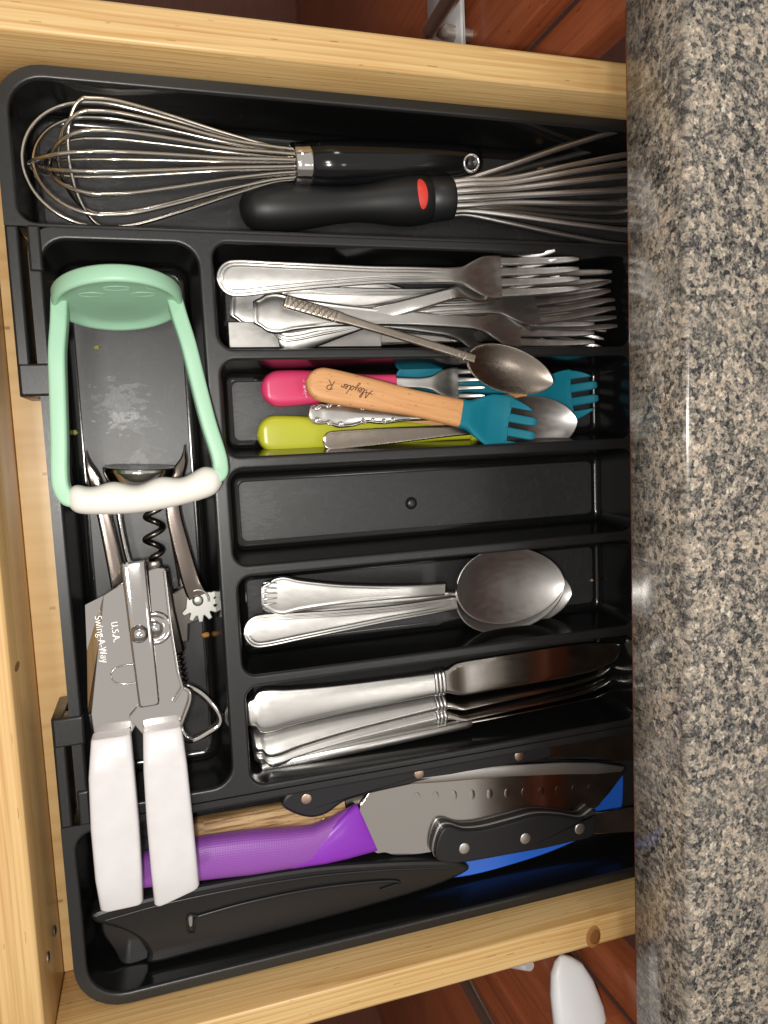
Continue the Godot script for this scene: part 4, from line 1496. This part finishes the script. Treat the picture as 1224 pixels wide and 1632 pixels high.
# ---------------------------------------------------------------- corkscrew
func build_corkscrew() -> void:
	var t := thing("corkscrew", "steel winged corkscrew with gear levers lying under the can opener", "corkscrew", Vector3(68, -55, 20))
	# bell ring at the end of the frame
	var mb := MB.new()
	mb.lathe(Vector3(65.5, -44.5, -49.5), Vector3(-0.06, -0.06, 1), [[0, 16.2], [0, 18.8], [0.7, 19.4], [3, 19.2], [7, 17.6], [10.5, 16.2], [11, 15.2], [10.4, 14.4], [3, 16.4], [0, 16.2]], 44)
	put("bell_ring", mb, M.chrome, t)
	# frame struts from ring to body
	for s in [[[52.6, -50, -40, 52.8, -50, -20, 56.0, -50, 4, 62, -50, 14], 1.7], [[79.6, -49, -40, 80.2, -49, -16, 82.5, -49, 8, 83.4, -49, 20], 1.9]]:
		mb = MB.new()
		mb.tube(curve3(P3(s[0]), 6), s[1], 10)
		put("frame_strut", mb, M.chrome_worn, t)
	# worm
	mb = MB.new()
	var path := PackedVector3Array()
	var rad := PackedFloat32Array()
	for i in 120:
		var f := i / 119.0
		var z := lerpf(-40, 5, f)
		var a := TAU * z / 13.0 + 0.6
		var r := 4.6 * (1.0 - smoothstep(0.90, 1.0, f))
		path.append(Vector3(72.8 - f * 4.0 + r * cos(a), -53 + r * sin(a), z))
		rad.append(lerpf(0.5, 1.75, minf(1.0, f * 5)))
	mb.tube(path, rad, 10)
	put("worm", mb, M.iron, t)
	# central body with its two cheeks
	mb = MB.new()
	mb.slab([[65.0, 4, 73.0, 4.2, -51, 6], [65.0, 10, 73.5, 10, -51, 6], [65.3, 10.4, 77, 10.4, -50, 8], [67, 32, 79.0, 32, -50, 8], [69.5, 56, 82.5, 56, -50, 8], [70.5, 58, 81.5, 58, -50, 6]], 20, 6)
	put("body", mb, M.iron, t)
	mb = MB.new()
	mb.prism(P2([76, 24, 84, 20, 92, 19, 93, 40, 85.5, 42, 84.5, 52, 78, 52]), -54, -45, 0.8)
	put("gear_cheek", mb, M.iron, t)
	mb = MB.new()
	mb.prism(P2([66, 24, 60, 20, 50, 21, 49, 40, 58, 42, 60, 52, 67, 52]), -54, -45, 0.8)
	put("gear_cheek", mb, M.iron, t)
	# levers with toothed ends
	for s in [-1, 1]:
		var gc := Vector2(92.5, 29.5) if s > 0 else Vector2(50.5, 31)
		mb = MB.new()
		var poly := PackedVector2Array()
		for i in 7:
			var a0 := (-0.42 + i * 0.5) if s > 0 else (PI + 0.42 - i * 0.5)
			var dir := Vector2(cos(a0), sin(a0))
			var nrm: Vector2 = Vector2(-dir.y, dir.x) * float(s)
			poly.append(gc + dir * 8.2 - nrm * 1.9)
			poly.append(gc + dir * 11.8 - nrm * 1.25)
			poly.append(gc + dir * 11.8 + nrm * 1.25)
			poly.append(gc + dir * 8.2 + nrm * 1.9)
		poly.append(gc + Vector2(-7.5 * s, -1))
		poly.append(gc + Vector2(-6.0 * s, -6.5))
		mb.prism(poly, -48.5, -44.2, 0.5)
		var lever: MeshInstance3D
		var lb := MB.new()
		if s > 0:
			lb.strap(curve3(P3([91.5, -46, 26, 88.3, -45, 16, 84.2, -45, -5, 81.5, -45, -25, 84.5, -45, -42, 89.0, -46, -52, 90.2, -47, -60]), 8), strap_taper(49, 11.5, 9.0, 1.0), 4.2, 1.4)
		else:
			lb.strap(curve3(P3([51.5, -47, 28, 50.0, -46, 16, 47.5, -46, -5, 44.8, -46, -25, 42.0, -46, -42, 39.0, -46, -52, 38.0, -47, -59]), 8), strap_taper(49, 10.0, 8.0, 1.0), 4.2, 1.4)
		lever = put("lever", lb, M.chrome_dark, t)
		put("gear", mb, M.zinc, lever)
		mb = MB.new()
		mb.lathe(Vector3(gc.x - 1, -45, gc.y - 1), Vector3.UP, [[0, 3.2], [1.6, 3.1], [2.2, 2.4], [2.25, 0.05]], 18)
		put("pivot_pin", mb, M.zinc, lever)
		mb = MB.new()
		var arc := PackedVector3Array()
		for i in 20:
			var an := (-1.9 + i * 0.11) if s > 0 else (PI + 1.9 - i * 0.11)
			arc.append(Vector3(gc.x - 1 + cos(an) * 6.2, -44.0, gc.y - 1 + sin(an) * 6.2))
		mb.tube(arc, 0.7, 6)
		put("pressed_rib", mb, M.zinc, lever)
	# rack above the body and the opener loop at its head
	mb = MB.new()
	var prof := [[0, 3.0]]
	for i in 7:
		var z := 1.0 + i * 3.1
		prof += [[z, 2.9], [z + 0.4, 4.3], [z + 1.6, 4.3], [z + 2.0, 2.9]]
	prof += [[23.5, 2.9], [24, 3.6], [32, 4.4], [33, 0.1]]
	mb.lathe(Vector3(77.0, -50, 55), Vector3(0.08, 0.06, 1), prof, 18)
	put("rack", mb, M.iron, t)
	mb = MB.new()
	mb.tube(curve3(P3([80.5, -46, 79, 87, -45, 81, 94, -44, 88, 99.0, -44, 97, 98.6, -44, 102.5, 93, -44, 106, 82.5, -44, 109.5, 77.5, -46, 104, 77.5, -46, 90]), 8, true), 2.3, 10, 0.8)
	put("opener_loop", mb, M.chrome_worn, t)


func strap_taper(n: int, a: float, b: float, tip: float) -> Array:
	var out := []
	for i in n:
		var f := float(i) / (n - 1)
		out.append(lerpf(a, b * 0.8, minf(f * 1.6, 1.0)) * lerpf(1.0, tip / b, smoothstep(0.66, 1.0, f)))
	return out


# ---------------------------------------------------------------- can opener
func build_can_opener() -> void:
	var t := thing("can_opener", "chrome can opener with two white plastic handles lying over the compartments' ridge", "can opener", Vector3(52, -20, 90))
	var mb := MB.new()
	mb.prism(P2([43.2, 15.8, 54.5, 9.6, 62, 12, 62, 78, 58.5, 80.5, 51, 92.2, 33.0, 92.0, 32.2, 78, 38.0, 44.5]), -21.5, -20, 0.4, Vector2(0.012, 0.0), Vector2(45, 55))
	var pl := put("jaw_plate", mb, M.chrome_worn, t)
	# bent-down outer flange of that plate
	mb = MB.new()
	var rows := [[43.2, 15.8, 33.6, 20.4], [38.0, 44.5, 32.6, 44.5], [32.2, 78.0, 30.6, 76.0], [33.0, 92.0, 31.6, 91.5]]
	var rr := []
	for r in rows:
		var ring := PackedVector3Array()
		for y in [[0, -20.1], [1, -23.2], [1, -24.4], [0, -21.6]]:
			ring.append(Vector3(r[y[0] * 2], y[1], r[y[0] * 2 + 1]))
		rr.append(ring)
	mb.loft(rr, true, true, true, true, true)
	put("bent_flange", mb, M.chrome_worn, pl)
	# pressed slot outline
	mb = MB.new()
	mb.tube(curve3(P3([56, -19.9, 54.0, 49, -19.9, 54.2, 44.6, -19.9, 56.2, 43.6, -19.9, 59.5, 45.4, -19.9, 62.6, 50, -19.9, 64.2, 57, -19.9, 64.2]), 6), 0.42, 6)
	put("pressed_slot", mb, M.chrome, pl)
	# stamped lettering, read from the handle side of the drawer
	for w in [["Swing-A-Way", 3.3, Vector3(39.6, -19.97, 26.0), -87.0], ["U.S.A.", 3.2, Vector3(47.2, -19.85, 30.0), -87.0]]:
		var tm := TextMesh.new()
		var f := SystemFont.new()
		f.font_names = PackedStringArray(["Droid Sans"])
		tm.font = f
		tm.text = w[0]
		tm.font_size = 32
		tm.pixel_size = w[1] * 0.001 / 24.0
		tm.depth = 0.0003
		tm.horizontal_alignment = HORIZONTAL_ALIGNMENT_LEFT
		var o := MeshInstance3D.new()
		o.name = "stamped_lettering"
		o.mesh = tm
		o.material_override = M.stamp
		o.transform = Transform3D(Basis(Vector3.UP, deg_to_rad(w[3])) * Basis(Vector3.RIGHT, -PI / 2), (w[2] - origin_of[t]) * MM)
		pl.add_child(o, true)
	# second jaw with the cutter wheel
	mb = MB.new()
	mb.prism(P2([66, 4.5, 71.0, 3.6, 74.6, 4.2, 75.0, 30, 77.2, 58, 79.0, 68.0, 82.4, 71.6, 82.2, 76, 76.0, 92.6, 57.3, 92.4, 50.8, 81.8, 56.6, 76.0, 66, 74.5]), -19.6, -17.6, 0.5, Vector2(-0.03, 0.012), Vector2(68, 50))
	var jaw := put("second_jaw", mb, M.chrome_worn, t)
	mb = MB.new()
	mb.strap(P3([74.4, -17.5, 5, 75.4, -17.5, 34, 77.4, -17.5, 60, 79.2, -17.2, 69, 74.0, -17.5, 76]), 1.6, 4.2, 0.5)
	put("folded_edge", mb, M.chrome, jaw)
	mb = MB.new()
	mb.tube(curve3(P3([79.2, -17, 69, 82.6, -16.4, 72, 82.2, -16.4, 77.5, 79.0, -16.6, 85, 76.0, -17, 92]), 5), 1.2, 8)
	put("rolled_edge", mb, M.chrome, jaw)
	mb = MB.new()
	mb.lathe(Vector3(67.2, -17.7, 35.5), Vector3.UP, [[0, 9.2], [0.8, 9.0], [1.3, 8.2], [1.3, 7.2], [0.7, 6.4], [0.7, 4.0], [1.6, 3.6], [1.8, 0.05]], 36)
	put("cutter_wheel", mb, M.chrome, jaw)
	# turning key seen flat: a long folded bar with its rivet
	mb = MB.new()
	mb.slab([[53.0, -0.9, 65.4, -1.4, -13.5, 3.0], [53.2, 1, 65.4, 0.8, -13.5, 3.4], [54.6, 36, 66.4, 36, -13.5, 3.4], [56.4, 73.5, 67.2, 73.0, -13.5, 3.4], [56.6, 75.2, 67.0, 74.8, -13.5, 3.0]], 40, 4.5)
	var key := put("turning_key", mb, M.chrome_worn, t)
	mb = MB.new()
	mb.lathe(Vector3(59.6, -10.4, 35.8), Vector3.UP, [[0, 4.8], [0.7, 4.8], [2.0, 4.2], [3.0, 2.8], [3.5, 1.2], [3.6, 0.03]], 28)
	put("rivet", mb, M.chrome_worn, key)
	# handles
	mb = MB.new()
	mb.slab([[32.6, 88.2, 51.0, 88.2, -14.6, 5.6], [32.0, 89.0, 51.5, 89.0, -14.6, 6.6], [29.4, 108, 51.9, 108, -14, 6.9], [28.4, 135, 52.2, 135, -13, 7.2], [28.6, 162, 51.8, 162, -12, 7.2], [29.8, 178.2, 51.3, 178.2, -12, 7.0], [31.5, 179.8, 50.4, 179.8, -12, 6.0]], 32, 6.5)
	put("handle", mb, M.white_plastic, t)
	mb = MB.new()
	mb.slab([[58.2, 87.4, 76.4, 87.4, -12.6, 5.6], [57.6, 88.2, 77.2, 88.2, -12.6, 6.6], [56.4, 108, 78.6, 108, -12, 6.9], [56.0, 135, 79.4, 135, -11, 7.2], [56.2, 162, 80.0, 160, -10, 7.2], [56.6, 180.5, 80.4, 174.8, -10, 7.0], [58.0, 182.2, 79.6, 176.4, -10, 6.0]], 32, 6.5)
	put("handle", mb, M.white_plastic, t)


# ---------------------------------------------------------------- kitchen knives in the long lower compartment
func build_kitchen_knives() -> void:
	# blue blade cover on the floor
	var t := thing("blade_cover", "bright blue flat plastic blade cover underneath the kitchen knives", "blade cover", Vector3(290, -62, 215))
	var mb := MB.new()
	mb.prism(curve2([190, 207, 240, 200, 330, 190, 380, 184, 383, 205, 372, 222, 330, 232, 290, 236.0, 250, 236.5, 215, 230, 192, 219], 5), -64.2, -61.5, 0.8, Vector2(0, 0.26), Vector2(290, 200))
	put("cover", mb, M.blue, t)

	# long black-handled knife against the ridge
	t = thing("carving_knife", "long black-handled knife with three rivets tucked against the compartment's upper wall", "kitchen knife", Vector3(230, -52, 156))
	mb = MB.new()
	mb.prism(curve2([132.5, 160, 137, 152.4, 150, 150.6, 200, 150.2, 260, 150.2, 312, 150.4, 316, 153, 315, 161, 280, 161.5, 230, 162, 190, 163.0, 172, 165.0, 160, 170.6, 150, 171.4, 140, 167], 5), -56, -44.5, 2.2)
	var h := put("handle", mb, M.black_scale, t)
	for r in [[147.5, 158.2], [221, 155.4], [292, 155.6]]:
		mb = MB.new()
		mb.lathe(Vector3(r[0], -45.0, r[1]), Vector3.UP, [[0, 3.6], [0.7, 3.5], [0.95, 2.8], [1.0, 0.05]], 20)
		put("rivet", mb, M.copper, h)
	mb = MB.new()
	mb.prism(P2([313, 150.8, 384, 150.5, 384, 178, 350, 172, 314, 164]), -51.5, -49.5, 0.5)
	put("blade", mb, M.blade, t)

	# wooden-handled knife
	t = thing("paring_knife", "old knife with grey-brown wooden handle and brass rivet partly under the purple knife", "kitchen knife", Vector3(130, -58, 176))
	mb = MB.new()
	mb.slab([[60, 164, 60, 181, -55, 4.5], [66, 163.6, 66, 183, -55, 6.0], [86, 163.0, 86, 184, -55, 6.6], [130, 163.0, 130, 186, -54.5, 6.6], [172.0, 163.4, 173, 187, -54, 6.4]], 24, 3.4)
	h = put("handle", mb, M.oak, t)
	for x in [100.0, 158.5]:
		mb = MB.new()
		mb.lathe(Vector3(x, -48.6 + (x - 100) * 0.012, 177.0), Vector3.UP, [[0, 3.1], [0.5, 3.0], [0.8, 2.5], [0.6, 1.6], [0.75, 0.05]], 20)
		put("rivet", mb, M.brass, h)
	mb = MB.new()
	mb.slab([[172.6, 163.2, 173.4, 187.2, -54, 6.7], [186, 163.2, 186, 188, -54, 6.2], [197, 163.5, 197, 189, -54.5, 4.5], [204, 167, 204, 188, -55, 1.4], [330, 176, 330, 190, -58, 1.0]], 20, 4)
	put("bolster", mb, M.iron, t)

	# purple chef's knife
	t = thing("chef_knife", "large chef's knife with textured purple handle and dimpled blade", "kitchen knife", Vector3(190, -44, 182))
	mb = MB.new()
	mb.slab([[46, 173.5, 46, 188, -42, 5.0], [50, 171.4, 49, 190.4, -42, 7.6], [85, 168.4, 82, 193.0, -42, 9.0], [112, 170.2, 110.5, 196.0, -42, 9.4], [135, 173.4, 134, 197.2, -42, 9.2], [149.4, 175.0, 151, 197.8, -42.2, 8.6], [161, 173.0, 166, 198.2, -42.6, 7.6], [170.5, 169.2, 178, 198.6, -43, 6.2], [177.0, 167.0, 188, 198.8, -43.4, 4.8], [178.0, 167.4, 189.4, 198.6, -43.4, 3.8]], 40, 2.5)
	h = put("handle", mb, M.purple_grip, t)
	# smooth collar swelling over the grip towards the blade
	mb = MB.new()
	mb.slab([[112, 191.6, 114, 194.8, -41.8, 3.0], [135, 187.4, 137, 196.9, -39.8, 5.2], [152, 180.5, 156, 198.0, -39.4, 6.2], [165, 172.6, 170, 198.9, -40.6, 6.0], [176.6, 166.6, 188.2, 199.2, -42.2, 4.8], [178.6, 167.0, 190.2, 198.9, -42.4, 3.8]], 30, 2.6)
	put("collar", mb, M.purple, h)
	mb = MB.new()
	mb.prism(curve2([180.5, 172.5, 184, 166.5, 189, 160.6, 196, 156.0, 204, 154.0, 236, 157.0, 282, 161.4, 326, 167.2, 352, 172.0, 374, 178.6, 366, 189.5, 355, 199.2, 345, 204.2, 300, 207.4, 262, 208.8, 228, 209.4, 205, 207.0, 196, 203.2, 189, 201.5, 184, 190], 4), -46.6, -44.8, 0.35, Vector2(0.0, 0.03), Vector2(270, 180))
	h = put("blade", mb, M.blade, t)
	mb = MB.new()
	mb.slab([[191, 159.6, 192.5, 162.6, -45.6, 0.3], [198, 154.6, 200, 160.2, -45.35, 0.75], [206, 153.2, 206, 160.6, -45.4, 0.85], [236, 156.2, 236, 164.2, -45.3, 0.85], [282, 160.6, 282, 168.8, -45.15, 0.85], [326, 166.4, 325, 174.8, -45.0, 0.85], [352, 171.2, 350, 179.2, -44.9, 0.8], [373, 178.0, 371, 181.0, -44.8, 0.5]], 12, 2.0)
	put("ground_edge", mb, M.edge, h)
	for i in 11:
		var f := i / 10.0
		var zz := lerpf(172.5, 190.0, f)
		var p := Vector3(lerpf(219, 346, f), -44.8 + 0.03 * (zz - 180.0), zz)
		mb = MB.new()
		mb.slab([[p.x - 2.4, p.z - 0.8, p.x - 2.4, p.z + 0.8, p.y - 0.06, 0.02], [p.x - 1.7, p.z - 3.6, p.x - 1.7, p.z + 3.6, p.y - 0.06, 0.1], [p.x, p.z - 4.9, p.x, p.z + 4.9, p.y - 0.06, 0.16], [p.x + 1.7, p.z - 3.6, p.x + 1.7, p.z + 3.6, p.y - 0.06, 0.1], [p.x + 2.4, p.z - 0.8, p.x + 2.4, p.z + 0.8, p.y - 0.06, 0.02]], 14, 2.0)
		put("dimple", mb, M.blade, h)

	# steak knife with black riveted scales over a full tang
	t = thing("steak_knife", "black-handled steak knife with three steel rivets lying across the blade", "kitchen knife", Vector3(290, -40, 208))
	var out := [226.5, 207.5, 228, 198, 232.6, 190.2, 239, 190.2, 248, 194.6, 262, 196.4, 282, 195.6, 300, 195.0, 318, 199.0, 330, 203.4, 336, 204.2, 341, 202.0, 344.4, 201.0, 343.6, 209, 342.0, 218.2, 325, 219.2, 306, 219.4, 280, 218.2, 256, 217.2, 240, 215.8, 230, 212.4]
	mb = MB.new()
	mb.prism(inset(curve2(out, 4), 0.15), -45, -41.4, 0.1)
	put("scale", mb, M.black_scale, t)
	mb = MB.new()
	mb.prism(curve2(out, 4), -41.4, -40.0, 0.3)
	put("tang", mb, M.edge, t)
	mb = MB.new()
	mb.prism(inset(curve2(out, 4), 0.3), -40.2, -35.6, 1.3)
	h = put("scale", mb, M.black_scale, t)
	for r in [[246.7, 206.6], [290.4, 209.0], [331.4, 210.6]]:
		mb = MB.new()
		mb.lathe(Vector3(r[0], -36.3, r[1]), Vector3.UP, [[0, 3.9], [0.7, 3.8], [0.95, 3.0], [1.0, 0.05]], 22)
		put("rivet", mb, M.edge, h)
	mb = MB.new()
	mb.prism(P2([342, 205, 384, 206.6, 384, 226, 343, 219.5]), -42.5, -40.6, 0.4)
	put("blade", mb, M.blade, t)

	# black blade guard leaning on the lower wall
	t = thing("blade_guard", "long black plastic blade guard with hanging hole and moulded rib", "blade guard", Vector3(140, -44, 216))
	var sl := Vector2(0.0, -0.10)
	mb = MB.new()
	mb.prism(curve2([25.0, 197.2, 60, 195.2, 100, 195.6, 147, 198.4, 190, 205.0, 224, 211.6, 243, 217.0, 251.6, 222.8, 246, 227.0, 224, 231.4, 185, 234.4, 145, 236.2, 100, 237.6, 80, 238.0, 51, 238.4, 50, 231, 46, 222, 38, 213.5, 28, 207.0, 22.5, 203], 5), -52, -38.5, 2.4, sl, Vector2(140, 216))
	h = put("guard", mb, M.black_sheath, t)
	mb = MB.new()
	mb.prism(curve2([27, 207.5, 37, 214, 45, 222.5, 49, 231, 50.4, 238.4, 36, 239.6, 31, 228, 26, 216], 4), -54, -45, 1.2, sl, Vector2(140, 216))
	put("mouth_lip", mb, M.black_sheath, h)
	mb = MB.new()
	mb.tube(curve3(P3([29, -37.2, 203.6, 60, -36.9, 201.4, 100, -36.9, 201.6, 147, -37.0, 204.2, 190, -37.8, 210.2, 222, -38.6, 216.4, 240, -39.4, 220.6]), 6), 0.8, 8, 0.6)
	put("moulded_rib", mb, M.black_sheath, h)
	mb = MB.new()
	mb.tube(curve3(P3([79, -37.2, 213.4, 110, -37.0, 211.6, 150, -36.9, 212.4, 190, -37.6, 217.4, 203, -38.3, 221.6, 190, -38.5, 223.4]), 6), 0.9, 8, 0.6)
	put("moulded_rib", mb, M.black_sheath, h)
	mb = MB.new()
	mb.tube(curve3(P3([79, -37.2, 213.4, 76.6, -37.3, 216, 76.2, -38.0, 222, 75.0, -38.4, 224, 72.8, -38.2, 222, 72.6, -37.4, 214, 74.6, -37.2, 211.6, 79, -37.2, 213.4]), 5), 0.55, 8, 0.8)
	put("hole_rim", mb, M.black_sheath, h)
	mb = MB.new()
	mb.prism(curve2([73.4, 213, 75.6, 213, 75.2, 218.6, 73.6, 218.6], 4), -42, -38.1, 0.2)
	put("hanging_hole", mb, M.zinc, h)


# ---------------------------------------------------------------- crumbs
func build_crumbs() -> void:
	for c in [
		[Vector3(136.4, -64.3, -229), 1.6, "crumb", "tiny tan crumb under the steel whisk's wires near the ferrule"],
		[Vector3(329, -64, -229), 3.4, "crumb", "brown crumb between the wires of the soft-grip whisk"],
		[Vector3(95.2, -64, 54), 2.6, "crumb_orange", "orange flake on the tray floor below the corkscrew's gear"],
		[Vector3(36.5, -64, -152), 1.7, "crumb_orange", "orange speck in the corner beside the masher's head"],
		[Vector3(47, -64, -117), 2.0, "crumb_green", "greenish speck on the worn floor just below the masher's head"],
		[Vector3(32, -63, -70), 2.0, "crumb_green", "greenish crumb beside the masher's left arm"],
		[Vector3(130.5, -64, 6.0), 1.6, "crumb_green", "yellowish crumb in the lower left corner of the empty compartment"],
		[Vector3(362, -64, 47.0), 1.5, "crumb", "pale crumb at the far end of the spoon compartment"],
	]:
		var mb := MB.new()
		var rings := []
		var rr := RandomNumberGenerator.new()
		rr.seed = int(c[0].x * 7)
		for i in 6:
			var th := PI * i / 5.0
			var ring := PackedVector3Array()
			for k in 9:
				var an := TAU * k / 9
				var r: float = c[1] * rr.randf_range(0.65, 1.1)
				ring.append(c[0] + Vector3(cos(an) * sin(th) * r, cos(th) * c[1] * 0.45, sin(an) * sin(th) * r * 0.8))
			rings.append(ring)
		mb.loft(rings)
		var t := thing("crumb", c[3], "crumb", c[0], "crumbs in the tray")
		put("morsel", mb, M[c[2]], t)
